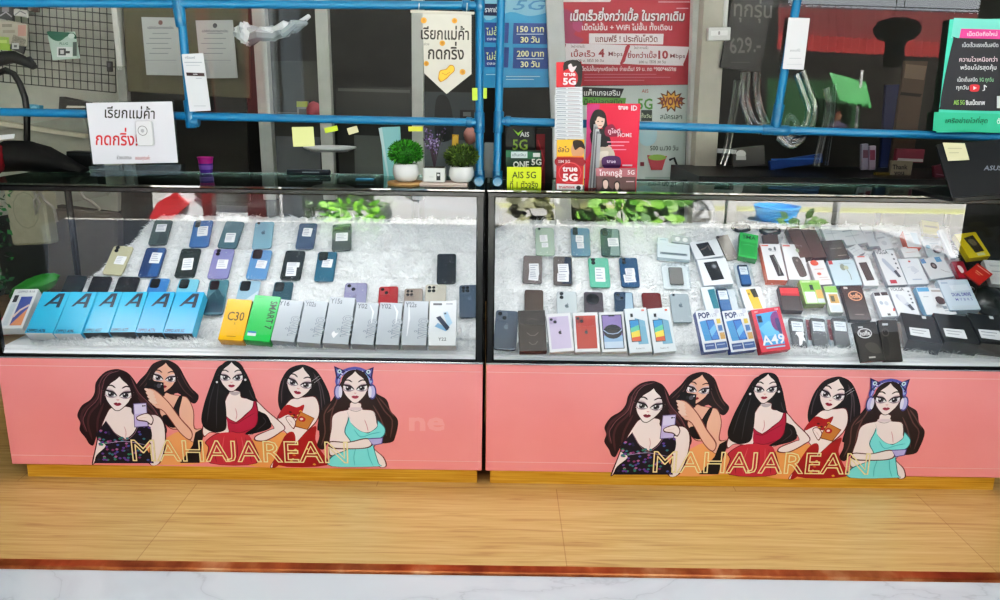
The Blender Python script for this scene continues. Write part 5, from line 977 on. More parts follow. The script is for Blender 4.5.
sheet(((596,168),(636.4,168.6),(635,193),(596,192.4)), .03, [('q',[(596,168),(636,168.6),(636,177),(596,176)],'#a3626a'), ('t','ไทยทรูสู้',610.6,173,7,'#f3e3e6',{'w':23,'b':.01}), ('t','5G',631,172.4,6,'#f3e3e6'), ('c',[(602,181),(605,178.4),(608.6,180.6),(609,186),(613,192),(599,192),(602,187)],'#2a1f22'), ('c',[(603,182),(606,180),(608,183),(607,188),(604,188)],'#d3b3a6'), ('c',[(614,183),(617,180.6),(620,183),(620,188),(625,192.4),(611,192.2),(614,188)],'#2a1f22'), ('c',[(615,184),(617.4,182.4),(619,185),(618,189.4),(615.6,189)],'#d9bbae'), ('r',626,181,634,182,'#b99a9c')], 'small brown card with two printed faces at the foot of the red board', 'promo_card', 'card', '#5a3f40', .006, group=gp)
# ---- laptop
M, w, h = place((933.6,140.4),(1012,142),(1030,200),(953.6,198), 56, .008, z=TOPZ+.004)
lp = thing('laptop', 'black laptop seen from behind with its lid open, at the right end of the counter', 'laptop', M)
b = MB(); b.slab(w, h, .007, .008, cm('#14171d', .35), cm('#0d0f13', .4), ch=.0015); P0 = M.translation; nn = M.to_3x3() @ Vector((0,0,1)); Mi = M.inverted()
deco(b, [('t','ASUS',993,168,6.6,'#8d949e',{'w':18,'b':.02,'sh':.2})], lambda u, v: Mi @ hit((u, v), P0, nn), (0, 0, 1), .0002); b.build('lid', lp)
b = MB(); b.slab(w, .23, .014, .01, cm('#191b1f', .4), cm('#101114', .4), Matrix.Rotation(R(-56), 4, 'X') @ Matrix.Translation((0, .0, .012)), ch=.002); b.build('keyboard_base', lp)
q = ((942.6,142.6),(964.6,143.4),(969.4,160),(948,161)); V2 = [hit(p, P0 + nn*.0012, nn) for p in q]; V2 = [V2[0], V2[3], V2[2], V2[1]]
b = MB(); b.add(V2 + [v + nn*.0006 for v in V2], [(0,1,2,3),(4,5,6,7),(0,4,5,1),(1,5,6,2),(2,6,7,3),(3,7,4,0)], cm('#e0dbb0', .6))
deco(b, [('r',.15,.3,.8,.34,'#b9b48c'),('r',.15,.55,.6,.59,'#b9b48c')], lambda u, v: V2[0].lerp(V2[3], u).lerp(V2[1].lerp(V2[2], u), v) + nn*.0008, nn, .0002); tag(b.build('sticky_note', smooth=0), 'cream sticky note stuck on the black laptop lid', 'sticky note', sn)
# teal poster stuck on the right film
sheet(((954,18),(1012,20),(1004,133.4),(932.6,131)), YF-.02, [('q',[(954,18),(1012,20),(1010,40),(951,38)],'#6fd0c0'), ('q',[(934,112),(1006,114),(1004,133),(932.6,131)],'#2fb48c'), ('c',[(953,40),(957,38),(1012,40),(1010,60),(1006,108),(1002,111),(944,109.6),(940,106),(944,80)],'#23242c'), ('q',[(961,28.6),(1012,30),(1010,39.4),(959,38)],'#d13a86'), ('t','เน็ตมือถือใหม่',982,34,5.4,'#f7dce9',{'w':30,'b':.01}), ('t','เน็ตเร็วแรงเต็มสปีด',980,45,5.6,'#d9dcdf',{'w':36,'b':.01}), ('t','ความไวเหนือกว่า',978,59.4,6,'#f0d5dc',{'w':38,'b':.01}), ('t','พร้อมโปรสุดคุ้ม',978,67.4,6,'#e3e6e8',{'w':36,'b':.01}), ('t','เน็ตเต็มสปีด',967,79.6,5.4,'#e3e6e8',{'w':20,'b':.01}), ('t','5G ทุกวัน',986,79.6,5.4,'#8fc79a',{'w':14,'b':.01}), ('t','ทุกวัน',962,87.4,5.4,'#e3e6e8',{'w':12,'b':.01}), ('c',[(970,84.8),(978,84.8),(979,88),(977,91.4),(970,91.2),(969.4,88)],'#d3353f'), ('q',[(972.8,86.2),(976.2,88),(972.8,89.8)],'#f7f0f0'), ('l',[(983.6,85),(983.8,90),(982,90.6)],1.1,'#e3e6e8'), ('l',[(983.6,85.2),(986,87)],1.1,'#e3e6e8'), ('t','AIS 5G',958.4,102.4,6.4,'#8fbf5a',{'w':11,'b':.02}), ('t','ซิมเน็ตเทพ',974.6,102.6,6,'#e9ecee',{'w':19,'b':.02}), ('t','เครือข่ายไวที่สุด',966,120.6,6.6,'#14584a',{'w':42,'sh':.2}), ('r',996,96,1006,108,'#e3f0ee'), ('t','ตัวจริง',1003,121,7,'#e9fffa',{'w':14,'b':.02})], 'teal and black network poster stuck to the right screen above the laptop', 'poster', 'poster', '#3fc2a4', .0008)
# ================================================================== behind the counters
TR = '#b3b6af'
def post(q, y, col, name, t=.05):
    M, w, h = place(*q, 90, t, y=y); b = MB(); b.slab(w, h, t, .003, cm(col, .5, noise=.1), cm(col, .5, noise=.1), n=1, ch=.001); o = b.build(name, None, smooth=0); o.matrix_world = M; return struct(o)
post(((-60,-60),(117,-60),(122,200),(-60,200)), 1.2, '#aaaca2', 'wall_partition', .03)
post(((-60,121.6),(85,125),(85,129),(-60,126)), 1.15, '#c3c0b0', 'trim_2', .12)
post(((108,-20),(113.6,-20),(122.6,70),(117.4,70)), 1.05, '#d9dad4', 'trim_3', .04)
post(((117,66),(124,66),(134,190),(125,190)), 1.05, '#8d8f8a', 'trim_4', .04)
post(((121,-30),(247,-30),(250,96),(128,94)), 1.06, '#4d4a34', 'wall_panel', .02)
post(((250.6,-10),(263,-10),(276,200),(263,200)), .90, '#a6a9a4', 'trim_5', .05)
post(((313.6,-10),(326.6,-10),(335,200),(323.6,200)), .90, '#b6b9b2', 'trim_6', .05)
post(((411,-10),(423.6,-10),(423,200),(412.6,200)), .90, '#bfc2bd', 'trim_7', .05)
post(((545.6,-10),(563,-10),(572,230),(556,230)), .90, '#c3c6c5', 'trim_8', .05)
post(((693.6,-10),(704.6,-10),(697,230),(686,230)), .88, '#cfd1cd', 'trim_9', .05)
post(((704.6,-30),(730,-30),(711,230),(692,230)), .80, '#b9b6a9', 'wall_column', .12)
post(((126,86),(246,88),(250,200),(134,200)), 1.5, '#26251f', 'wall_lower', .02)
# certificates
for q, lb, xc in ((((141,16.6),(179.4,18),(183.6,76.6),(146.6,74)), 'grey-white certificate with a small round seal, left of the blue upright', 160.5), (((195,19.2),(233,21),(237.6,79),(201.4,77.4)), 'grey-white certificate with a dark emblem, right of the blue upright', 215)):
    sheet(q, 1.03, [('e',xc,22.6 if xc < 200 else 25.6,2.2,2.4,'#6a4a48' if xc < 200 else '#3d4046'), ('t','หนังสือรับรองการจดทะเบียน',xc,27.6 if xc<200 else 31,3.4,'#5d6266',{'w':26,'b':.02})] + [('r',xc-8-(k%3)*3,33+k*5,xc+8+(k%2)*3,33.9+k*5,'#84898b') for k in range(5)] + [('r',xc-15,60,xc+16,60.5,'#84898b'),('r',xc-14,63.6,xc-4,64.2,'#a3a7a8'),('r',xc+4,62,xc+15,62.6,'#a3a7a8')], lb, 'certificate', 'certificate', '#a9adac', .003, group='certificates on the olive panel')
# wire grid with packs
M, w, h = place((-22,-24),(111,-14),(118.6,95),(-20,77.6), 90, .004, y=1.14)
b = MB(); DW = cm('#26272a', .4)
nx, ny = 19, 12
for i in range(nx+1): x = -w/2 + w*i/nx; b.tube([(x,0,0),(x,h,0)], .0021, DW, 5)
for i in range(ny+1): y = h*i/ny; b.tube([(-w/2,y,.004),(w/2,y,.004)], .0021, DW, 5)
o = b.build('wire_grid'); o.matrix_world = M; tag(o, 'black wire display grid hung on the pale wall at the upper left', 'grid panel')
gk = 'packs hung on the wire grid'
for q, c, ops, lb in ((((47,31.6),(74,33.4),(79,60),(52.6,58.6)),'#b9cfc6',[('c',[(47,31.6),(60,32),(74,33.4),(76,39),(68,36),(60,41),(52,39)],'#1d5f4a'),('e',71.4,36,3.4,2.6,'#cfe0d8'),('r',57,47,72.6,57,'#dfe6e4'),('r',58.6,48.4,66,55.4,'#3a4044'),('r',60.4,50,64,54,'#cfd4d4'),('r',66,51,70,53.4,'#3a4044'),('r',73,42,77,56,'#4a5a56'),('t','PLUG',64,43.6,3.6,'#2f6a58')],'green and white card pack hanging alone on the wire grid'),
   (((-3,20.6),(27,22),(27,45),(-3,44)),'#a39f93',[('r',2,24,12,27,'#7a766e'),('r',18,25,26,36,'#a8837c'),('r',3,30,15,33,'#8a867c')],'grey-beige card pack on the grid beside the frame edge'),
   (((-3,36.6),(9,37),(10,50.4),(-2,50)),'#8fae45',[('r',0,40,7,43,'#b6cc7a')],'lime green pack below the grey-beige one on the grid'),
   (((13,36),(26.6,38),(23,52.6),(9.6,50)),'#2b2c2e',[('r',12,43,19,49,'#b3b5b6'),('r',14,45,17,47.4,'#55585a')],'black pack with a pale square, tilted on the grid'),
   (((-3,-6),(14,-5),(13,20),(-3,19)),'#343236',[('r',2,6,9,12,'#7d7a80'),('l',[(0,16),(6,12),(12,17)],1.4,'#97949a')],'dark pack at the top left corner of the grid'),
   (((14,-5),(27,-4.4),(26.6,9),(14.6,9)),'#20242c',[('r',16,2,24,6.6,'#4d6f94')],'black pack with a blue patch at the top of the grid'),
   (((13.6,9.6),(27.4,10),(27,17),(14,16)),'#b9b7b2',[('l',[(15,15),(20,11),(26,14)],1.2,'#77767a')],'pale narrow pack under the blue-patched one on the grid'),
   (((27.6,0),(38,.4),(38.6,12),(28,11.6)),'#4a3933',[('r',29,3,37,6,'#6d5850')],'brown pack at the top of the grid, rightmost of the cluster'),
   (((106.4,61),(111.4,61.4),(112,72),(107,71.6)),'#2f3033',[('r',107.6,63,110.6,67,'#55575b')],'small black hook block at the right edge of the wire grid')):
    sheet(q, 1.10, ops, lb, 'hanging_pack', 'pack', c, .012, group=gk)
# more behind the left counter
post(((-60,128),(70,130),(124,200),(-60,220)), 1.18, '#9a9c92', 'trim_10', .02)
sheet(((60,100),(86,99),(86,114),(58,113.6)), .9, [('q',[(67,105.6),(86,106),(86,108),(66,108)],'#b9b6aa')], 'black wedge-shaped box on the pale shelf left of the sign holder', 'dark_box', 'box', '#181614', .05)
sheet(((29.6,104.6),(39,105),(39.6,113),(29,113)), .92, [('e',34,108,3,2,'#7fb6cc')], 'small pale blue tub on the pale shelf behind the black arm', 'tub', 'tub', '#4d93b0', .03)
# chair back, white fan box and green things seen through the left case
def rounded(q, y, col, label, name, cat, t, r, ops=None, side=None):
    M, w, h = place(*q, 86, t, y=y); b = MB(); b.slab(w, h, t, r, cm(col, .7, noise=.15, nscale=30), cm(side or col, .7), n=6, ch=.008)
    if ops: face(b, w, h, ops)
    o = b.build(name); o.matrix_world = M; return tag(o, label, cat)
rounded(((44,210),(118,212),(116,300),(50,300)), .85, '#57504a', 'grey-brown padded chair back seen through the left end of the case', 'chair_back', 'chair', .07, .03)
rounded(((4,184),(40,186),(52,244),(10,246)), .80, '#9b9a86', 'pale square fan housing behind the left end of the case', 'fan_box', 'fan', .1, .015, [('l',[(.5+.32*math.cos(i*.524), .42+.3*math.sin(i*.524)) for i in range(13)],.02,'#7f7e6c')])
b = MB()
for pts in ([(36,186),(44,200),(54,208),(57,222)],[(33,190),(40,204),(36,214),(34,200),(44,188)],[(78,188),(84,198),(92,202),(100,210)]): b.tube([atY(x, y, .78) for x, y in pts], .006, cm('#8b8780', .5), 8)
tag(b.build('loose_cables'), 'loose grey cables above the chair back behind the case', 'cable')
# leafy artificial plant and folded cloths at the far left inside the case
rr = random.Random(3); b = MB(); G = [cm(c, .5) for c in ('#0f3d1c','#17552a','#0a2a14','#1f6a35')]
for i in range(170):
    p = atY(rr.uniform(-24, 9), rr.uniform(192, 292), .47); a = rr.uniform(0, 6.28); l_ = rr.uniform(.018, .036); d_ = Vector((math.cos(a), rr.uniform(-.5,.5), math.sin(a)*.8 - .2)).normalized(); s_ = d_.cross(Vector((rr.gauss(0,1), 1, rr.gauss(0,1)))).normalized()*l_*.28
    b.add([p, p+d_*l_*.45+s_, p+d_*l_, p+d_*l_*.45-s_], [(0,1,2,3)], rr.choice(G))
b.tube([atY(-12, 330, .47), atY(-8, 250, .47), atY(-2, 200, .47)], .004, G[2], 6)
o = b.build('leafy_plant'); tag(o, 'dark green leafy plant at the far left end of the left case', 'plant')
p = atY(34,287,.36); b = MB(); b.blob((0,0,.0), (.10,.05,.034), cm('#1d7a1f', .6, noise=.2), Matrix.Rotation(R(-24), 4, 'Y'), n=22, k=12, wob=.09); o = b.build('green_cloth'); o.location = p; tag(o, 'bright green crumpled cloth beside the left edge of the fur', 'cloth')
b = MB(); b.blob((0,0,.03), (.04,.035,.032), cm('#b01722', .5), n=14, k=8, wob=.06); p = atY(-2,296,.14); o = b.build('red_wrapper'); o.location = (p.x, .15, .464); tag(o, 'small red wrapper at the far left inside the case', 'wrapper')
# glass room behind: cabinets, boxes, bits
cabs = ((((263,60),(322,62),(326,184),(274,184)),1.45,'#3a3d38','tall dark grey cabinet between the two left pale posts',[('q',[(276,136),(322,137),(324,182),(277,182)],'#5d6264'),('q',[(278,112),(321,113),(321,114.4),(278,113.4)],'#70736f'),('l',[(321,140),(322,182)],1.6,'#15160f')]),
 (((336,86),(411,88),(413,186),(339,186)),1.40,'#272a27','dark cabinet between the second and third pale posts',[('q',[(354,135),(386,136),(388,176),(355,176)],'#5a605d'),('q',[(338,88),(410,90),(410,93),(338,91)],'#4d4f4b'),('q',[(337,114),(410,116),(410,121),(337,119)],'#3c3430')]),
 (((424,92),(479,92),(479,186),(424,186)),1.40,'#40474a','grey-blue cabinet behind the pennant',[('q',[(460,110),(474,110),(474,118),(460,118)],'#17191a'),('q',[(463,112),(471,112),(471,116.4),(463,116.4)],'#6a6f70'),('q',[(424,140),(479,140),(479,184),(424,184)],'#5c6366'),('c',[(436,100),(446,96),(452,112),(452,138),(436,138)],'#23282a')]))
for q, y, c, lb, ops in cabs: sheet(q, y, ops, lb, 'cabinet', 'cabinet', c, .3, floor=True)
sheet(((296.4,101),(308,101.6),(308.6,119),(297.6,119)), 1.3, [('r',296.6,101.4,307.6,107,'#a8b04a'),('r',299,109,306,116,'#55534c')], 'grey packet with a yellow-green header behind the left screen', 'packet', 'packet', '#86847a', .02)
b = MB(); p = atY(314,111.5,1.28); b.blob((0,0,0), (.035,.03,.045), cm('#a8505a', .7, noise=.2), n=16, k=10, wob=.04); o = b.build('pink_pouch'); o.location = p; tag(o, 'pinkish round pouch hanging beside the yellow-headed packet', 'pouch')
b = MB(); b.lathe([(0,0),(.07,.0),(.1,.012),(.1,.016),(.07,.005),(0,.005)], cm('#c9cdcb', .35), n=28); o = b.build('white_dish'); o.location = atY(330,151,.62); tag(o, 'white shallow dish behind the left screen near the second post', 'dish')
cu = atZ(223, 168.4, TOPZ); tc_ = thing('paper_cup', 'small magenta and purple cup standing right of the sign holder', 'cup', Vector((cu.x, .39, TOPZ)))
b = MB(); b.lathe([(0,0),(.021,0),(.0225,.012),(.0245,.034)], cm('#5a3392', .4), n=24); b.lathe([(.0245,.034),(.027,.052),(.0285,.053),(.0285,.056),(.026,.056),(.024,.045),(0,.044)], cm('#b5288a', .4), n=24); b.build('cup_body', tc_)
b = MB(); b.lathe([(.0235,.013),(.0248,.028)], cm('#8d6ac0', .4), n=24); b.build('printed_band', tc_)
sheet(((452,134.6),(459,134.6),(458,148),(452,148)), .30, [('c',[(453,137),(457.6,136),(457.4,146),(453,147)],'#f0c95a')], 'small yellow tag behind the purple twigs', 'yellow_tag', 'tag', '#d9a32b', .004)
b = MB(); b.blob((0,0,0), (.022,.018,.03), cm('#b08078', .7), n=14, k=8, wob=.06); o = b.build('pink_charm'); o.location = atY(470,135.5,.30); tag(o, 'dusty pink charm hanging next to the blue upright in the middle', 'charm')
# posters on the rear glass
sheet(((482,-12),(550.6,-11),(549,88),(484,87)), YB, [('c',[(485,-5),(551,-5),(551,10),(530,16),(510,12),(486,20)],'#7fb5cf'), ('t','5G',530,5,14,'#3f7fae',{'w':30,'sh':.3}), ('q',[(483,3.6),(504,4),(503,16),(484,15.6)],'#10234a'), ('t','ราคาเดียว',494,9.6,7,'#e3e9f0',{'w':18,'b':.015})] + sum([[('q',[(484,y0),(509,y0+.4),(508,y0+20.6),(485,y0+20)],'#123f84'), ('t','ไม่อั้น',494,y0+9.6,8.6,'#dfe5a0',{'w':16,'b':.015}), ('t','ตลอดวัน',495,y0+16.4,4,'#e9eef5',{'w':16}), ('q',[(513.6,y0+.6),(548.6,y0+1),(548,y0+22),(512.6,y0+21.4)],'#123f84'), ('t',('150' if y0 < 40 else '200')+' บาท',530.4,y0+6.6,8.4,'#f0efb4',{'w':27,'b':.02}), ('r',516.6,y0+11.4,543.6,y0+12.2,'#cfe0ee'), ('t','30 วัน',530,y0+17.2,8,'#f0efb4',{'w':19,'b':.02})] for y0 in (22.4, 47)], []) + [('r',486,74,498,75,'#a9d0e3'),('r',506,76,540,77,'#a9d0e3'),('r',506,79,534,79.8,'#a9d0e3')], 'blue network poster with navy price boxes behind the two blue uprights', 'poster', 'poster', '#2f8fc0', .001)
RB = '#a3122c'
sheet(((560,-12),(697,-12),(690,86.4),(561.4,84)), YB, [('c',[(560,10),(575,14),(583,24),(574,34),(584,40),(570,46),(560,40)],'#8d2450'), ('c',[(574,18),(582,22),(580,32),(573,28)],'#a53a6a'), ('q',[(562,-6),(614,-6),(610,2),(562,2)],'#e6d9dc'),
  ('t','เน็ตเร็วยิ่งกว่าเบิ้ล ในราคาเดิม',627.6,16.6,12.4,'#5e0a18',{'w':115,'b':.07,'sh':.12}), ('t','เน็ตเร็วยิ่งกว่าเบิ้ล ในราคาเดิม',627.4,16,12.4,'#f4eef0',{'w':114,'b':.025,'sh':.12}), ('t','เน็ตไม่อั้น + WiFi ไม่อั้น ทั้งเดือน',627,27.4,7.6,'#efe2e5',{'w':90,'b':.02}), ('q',[(589,33.4),(663.6,33.8),(663,44.4),(589,43.8)],'#ece2e4'), ('t','แถมฟรี ! ประกันโควิด',626.4,38.8,8.6,'#6a1220',{'w':62,'b':.02}),
  ('c',[(562,60),(566,45),(569,43.6),(623,45),(625.4,47),(620,63),(616,64.6),(564,63)],'#e6dcdf'), ('t','ใหม่! ความเร็ว',578,46.4,3.4,'#5a1a26',{'w':14}), ('t','เบิ้ลเร็ว',583,54,7.4,'#8d1426',{'w':24,'b':.02}), ('t','4',601.4,53,11,'#8d1426',{'b':.04}), ('t','Mbps',615.4,54.6,6.4,'#6a1a28',{'w':14,'b':.01}), ('t','100 บ. ใช้ได้ 30 วัน',590,60.6,3.6,'#5a1a26',{'w':27}),
  ('c',[(625,61),(630,46.6),(633,45.4),(686,46.8),(688.4,49),(683,64),(679,65.6),(627,64)],'#e6dcdf'), ('t','ใหม่! ความเร็ว',641,47.8,3.4,'#5a1a26',{'w':14}), ('t','ยิ่งกว่าเบิ้ล',642,55.4,7,'#8d1426',{'w':29,'b':.02}), ('t','10',663,54.8,11,'#8d1426',{'w':10,'b':.04}), ('t','Mbps',677.4,56.6,6,'#6a1a28',{'w':15,'b':.01}), ('t','200 บ. ใช้ได้ 30 วัน',652,62,3.6,'#5a1a26',{'w':27}),
  ('t','เน็ตไม่อั้นทุกเครือข่าย จ่ายเต็ม! 59 บ. กด *900*4659#',628,69,5.4,'#f0d9de',{'w':96,'b':.015})] + [('r',584,74+k*3,584+[72,86,60][k],74.7+k*3,'#c46a7c') for k in range(3)] + [('r',658,1.6,690,2.6,'#d9a0ac'),('r',676,8,688,9,'#d9a0ac')], 'large dark red poster with white lettering on the rear glass', 'poster', 'poster', RB, .001)
STAR = [(671+14.5*(1 if k%2 else .62)*math.cos(k*math.pi/12)*1.05, 101+11.5*(1 if k%2 else .6)*math.sin(k*math.pi/12)) for k in range(24)]; STAR2 = [(671+(x-671)*.78, 101+(y-101)*.76) for x, y in STAR]
sheet(((575,84.6),(690,86.6),(682,196),(577,194)), YB+.004, [('q',[(582.6,87),(624,88.6),(620,98),(582,97)],'#1b1c1e'), ('t','แพ็กเกจเสริม',602,92.8,7.6,'#eef0ef',{'w':36,'b':.015}), ('q',[(580,97),(626,98),(625,106),(580,105)],'#4f8f2c'), ('t','เน็ตไม่ลดสปีด',602,101.8,6.6,'#10200c',{'w':40,'b':.01}), ('t','5G',645,104,15,'#4f8a3a',{'w':15,'b':.02}), ('t','AIS',645,91,5,'#a04a3a'), ('q',STAR,'#5a2a12'), ('q',STAR2,'#d9a03a'), ('t','WOW!',671,101.4,11,'#6a1f10',{'w':23,'b':.05}), ('t','สมัครเลย',671,116.6,7,'#3a4a42',{'w':22,'b':.01}), ('r',641,110,652,121,'#2f3a34'), ('t','ทั้งวัน',646,116,5,'#d9e6c0'), ('c',[(641,126),(655,124),(656,140),(648,146),(640,142)],'#b9d6dc'), ('t','500 น./30 วัน',664,148,6.4,'#4a554e',{'w':28}), ('q',[(647,155),(667,156),(665,160),(662,170),(651,170),(648,160)],'#b5525a'), ('e',657,157.4,9,3,'#8fae5a'), ('l',[(669,160),(674,158),(677,166),(672,170)],2.4,'#2b3032'), ('r',640,162,644,166,'#8a4a52'), ('r',645,177,675,178.4,'#9fb4ac')], 'pale green poster with a starburst below the red one', 'poster', 'poster', '#c3cdc9', .001)
# switch box on the column
M, w, h = place((708.6,27),(731,27.4),(730.4,40.8),(708,40.4), 90, .035, y=.66)
b = MB(); b.slab(w, h, .035, .004, cm('#cfcfcb', .4), cm('#b5b5b0', .4), ch=.002); face(b, w, h, [('r',.12,.25,.86,.62,'#e6e6e3'),('r',.44,.3,.52,.56,'#8a8a86')]); o = b.build('switch_box'); o.matrix_world = M; tag(o, 'pale grey switch box on the concrete column', 'switch box')
b = MB(); b.tube([atY(727.6,-20,.68), atY(724.8,27.4,.68)], .009, cm('#cfcfcb', .4), 10); tag(b.build('conduit'), 'pale conduit running up from the switch box', 'conduit')
sheet(((733,-30),(784,-30),(756,66),(724,74)), .78, [('t','ทุกรุ่น',753,9,22,'#5f5c58',{'w':38,'rot':-3,'b':.01}), ('t','629.-',745,45,22,'#5a5754',{'w':31,'rot':4,'b':.01}), ('r',731,62,750,62.6,'#45423f')], 'dark board with grey price lettering beside the concrete column', 'price_board', 'board', '#1f1e1d', .01)
struct(slabbox('trim_11', .70, 2.3, .36, .85, .90, 1.022, cm('#08080a', .35)))
bx = (((733,146),(764,148),(765,166),(733,166)),.72,'#5d5c59',[('e',741,154,5,4,'#dcdcd8'),('r',736,156,746,160,'#c9c9c5')],'grey bin with a white cup behind the black ledge','bin','bin'), (((770,158),(822,157),(823,166),(770,167)),.66,'#1d437f',[('q',[(771,158.6),(821,157.8),(821,159.4),(771,160.2)],'#3f6cae')],'blue tray on the black ledge below the vinyl folds','tray','tray'), (((718,148.6),(737,150),(736,154),(718,153)),.72,'#c9ccc8',[],'white bracket on the column just below the blue rail','bracket','bracket'), (((862,144),(868.6,144),(868,170),(862,170)),.64,'#8a8594',[('r',863,150,868,158,'#6a4a58')],'slim grey bottle pack behind the right screen, left one','bottle','bottle'), (((869.6,146),(876,146),(875.6,170),(869,170)),.64,'#9a8f9e',[('r',870,150,875,160,'#7d3f55')],'slim mauve bottle pack behind the right screen, right one','bottle','bottle'), (((897,148),(925,150),(923,163),(895,162)),.74,'#6d2438',[('q',[(898,158),(923,159),(923,162),(897,161)],'#a9a4a2')],'dark magenta carton behind the right screen','carton','box'), (((935,164),(948,166),(950,184),(935,183)),.44,'#5e1f33',[('l',[(936,174),(949,176)],.8,'#8d6a78')],'dark crimson carton left of the laptop','carton','box'), (((893,160),(913,162),(910,180),(890,178)),.50,'#7d7466',[('t','Thank',900,167,6.6,'#2a2320',{'w':15,'b':.02}), ('t','you',899,174,6.6,'#2a2320',{'w':10,'b':.02})],'dim kraft sign with dark lettering on the black ledge','kraft_sign','sign'), (((876,172),(890,173),(889,180),(875,179)),.49,'#6a5a1c',[],'small dull yellow card beside the kraft sign','card','card'), (((905,60),(928,62),(918,126),(896,124)),1.6,'#4f4238',[('q',[(906,64),(927,66),(924,80),(904,78)],'#6a5a4d'),('q',[(901,92),(922,94),(920,97),(900,95)],'#2a231e')],'brown shelf upright behind the teal poster','shelf','shelf'), (((886,84),(902,85),(899,118),(884,117)),1.62,'#14244d',[],'navy panel left of the brown shelf upright','panel','panel')
for q, y, c, ops, lb, nm, ct in bx: sheet(q, y, ops, lb, nm, ct, c, .02, floor=nm in ('shelf', 'panel'))
# ================================================================== the street behind the viewer (it shows mirrored in the panes)
ST = -1.1
ROADM = cm('#cfcfca', .8, noise=.12, nscale=.8)
struct(slabbox('ground_street', -30, 30, -40, -5.72, ST-.1, ST, ROADM))
struct(slabbox('ground_verge', -1, 16, -15.5, -14.9, ST, ST+.03, cm('#c3c78a', .9, noise=.3, nscale=3)))
struct(slabbox('facade_dark', -30, 7.6, -21, -20, ST, 9, cm('#0d0e0d', .9, noise=.3, nscale=1)))
struct(slabbox('facade_brown', 7.6, 30, -22, -20.6, ST, 3.0, cm('#150f0c', .9, noise=.3, nscale=1)))
struct(slabbox('ground_step', 5, 14, -20.7, -17.2, ST, -.72, cm('#8a8780', .9)))
# red corrugated awning
def awning():
    a, c = mir(778,5,18,YF), mir(1090,18,18,YF); a2, c2 = mir(778,34,16,YF), mir(1090,50,16,YF); b = MB(); N = 120; vs = []; fs = []
    mt = cm('#4f1013', .8, noise=.15, nscale=4); mv = cm('#8d3032', .8)
    a3, c3 = a2 + Vector((0,0,-.32)), c2 + Vector((0,0,-.32))
    for i in range(N+1):
        t = i/N; w_ = .05*math.sin(i*math.pi/1.5)
        for p, q in ((a, c), (a2, c2), (a3, c3)):
            v = p.lerp(q, t); vs.append(v + Vector((0, w_, w_*.4)))
    for i in range(N): fs += [(i*3+k, i*3+k+1, i*3+k+4, i*3+k+3) for k in (0,)]
    b.add(vs, fs, mt); b.add(vs, [tuple(q+1 for q in f_) for f_ in fs], mv); o = b.build('awning'); return tag(o, 'red corrugated awning of the shop across the street, mirrored in the right screen', 'awning')
awning()
for k, (y0) in enumerate((3, 6)):
    b = MB(); b.tube([mir(760, y0, 17, YF), mir(1050, y0+9, 17, YF)], .015, cm('#3d4650', .6), 5); tag(b.build('overhead_wire'), ['upper','lower'][k]+' thin overhead wire across the pale sky above the red awning', 'wire')
# lantern silhouette
c0 = mir(897,30,4.6,YF); ln = thing('lantern', 'dark round hanging lantern silhouetted against the red awning', 'lantern', c0); LM = cm('#0d0b0b', .8)
s = .0065
b = MB(); b.lathe([(.04,.10),(.07,.095),(.15,.07),(.19,.02),(.18,-.03),(.14,-.07),(.085,-.095),(.075,-.14),(.08,-.22),(.075,-.30)], LM, n=28); b.build('shade', ln)
b = MB()
for x in (-.035, .035): b.tube([(x,0,.06),(x*.8,0,1.55)], .004, LM, 6)
b.build('cord', ln)
# green shop front
g0 = mir(835,120,19.6,YF)
kz = thing('green_stall', 'green stall with a tilted sign across the street, mirrored in the right screen', 'stall', Vector((g0.x, g0.y, ST)))
def loc(px, py, d=19.6): 
    p = mir(px, py, d, YF); return Vector((p.x - g0.x, p.y - g0.y, p.z - ST))
def quad(b, ps, m_): b.add(ps, [tuple(range(len(ps)))], m_)
b = MB(); quad(b, [loc(768,78),loc(862,82),loc(856,172),loc(764,168)], cm('#12401f', .7, noise=.25, nscale=2)); b.build('green_backdrop', kz, smooth=0)
b = MB(); q = [loc(829,72,19.3),loc(866,82,19.3),loc(872,110,19.0),loc(840,100,19.0)]; quad(b, q, cm('#1d7034', .5)); f = lambda u, v: q[0].lerp(q[1], u).lerp(q[3].lerp(q[2], u), v)
b.build('tilted_sign', kz, smooth=0)
b = MB(); b.tube([loc(858,104,19.2), loc(852,172,19.2)], .045, cm('#c9cccc', .4), 8); b.tube([loc(862,70,19.3), loc(858,104,19.2)], .04, cm('#c9cccc', .4), 8); b.build('pole', kz)
# person across the street: lavender shirt, dark trousers
pz = mir(834,150,18.2,YF); pr = thing('person', 'distant person in a lavender shirt and dark trousers, mirrored in the right screen', 'person', Vector((pz.x, pz.y, -.72)))
def skin(name, pts, edges, rad, mat, parent):
    me = bpy.data.meshes.new(name); me.from_pydata(pts, edges, []); o = bpy.data.objects.new(name, me); COL.objects.link(o)
    md = o.modifiers.new('s', 'SKIN'); 
    for v, r in zip(me.skin_vertices[0].data, rad): v.radius = (r, r*.85)
    me.skin_vertices[0].data[0].use_root = True
    o.modifiers.new('u', 'SUBSURF').levels = 1; o.modifiers['u'].render_levels = 2; me.materials.append(mat); o.parent = parent
    me.polygons.foreach_set('use_smooth', [True]*len(me.polygons)); return o
P_ = [(0,0,.92),(0,0,1.1),(0,0,1.32),(0,0,1.45),(0,0,1.5),(.19,0,1.38),(.25,.02,1.12),(.24,.12,.9),(-.19,0,1.38),(-.25,.02,1.12),(-.24,.12,.9),(.1,0,.86),(.11,.01,.48),(.11,-.02,.08),(.11,.12,.03),(-.1,0,.86),(-.12,.02,.48),(-.12,-.02,.08),(-.12,.12,.03)]
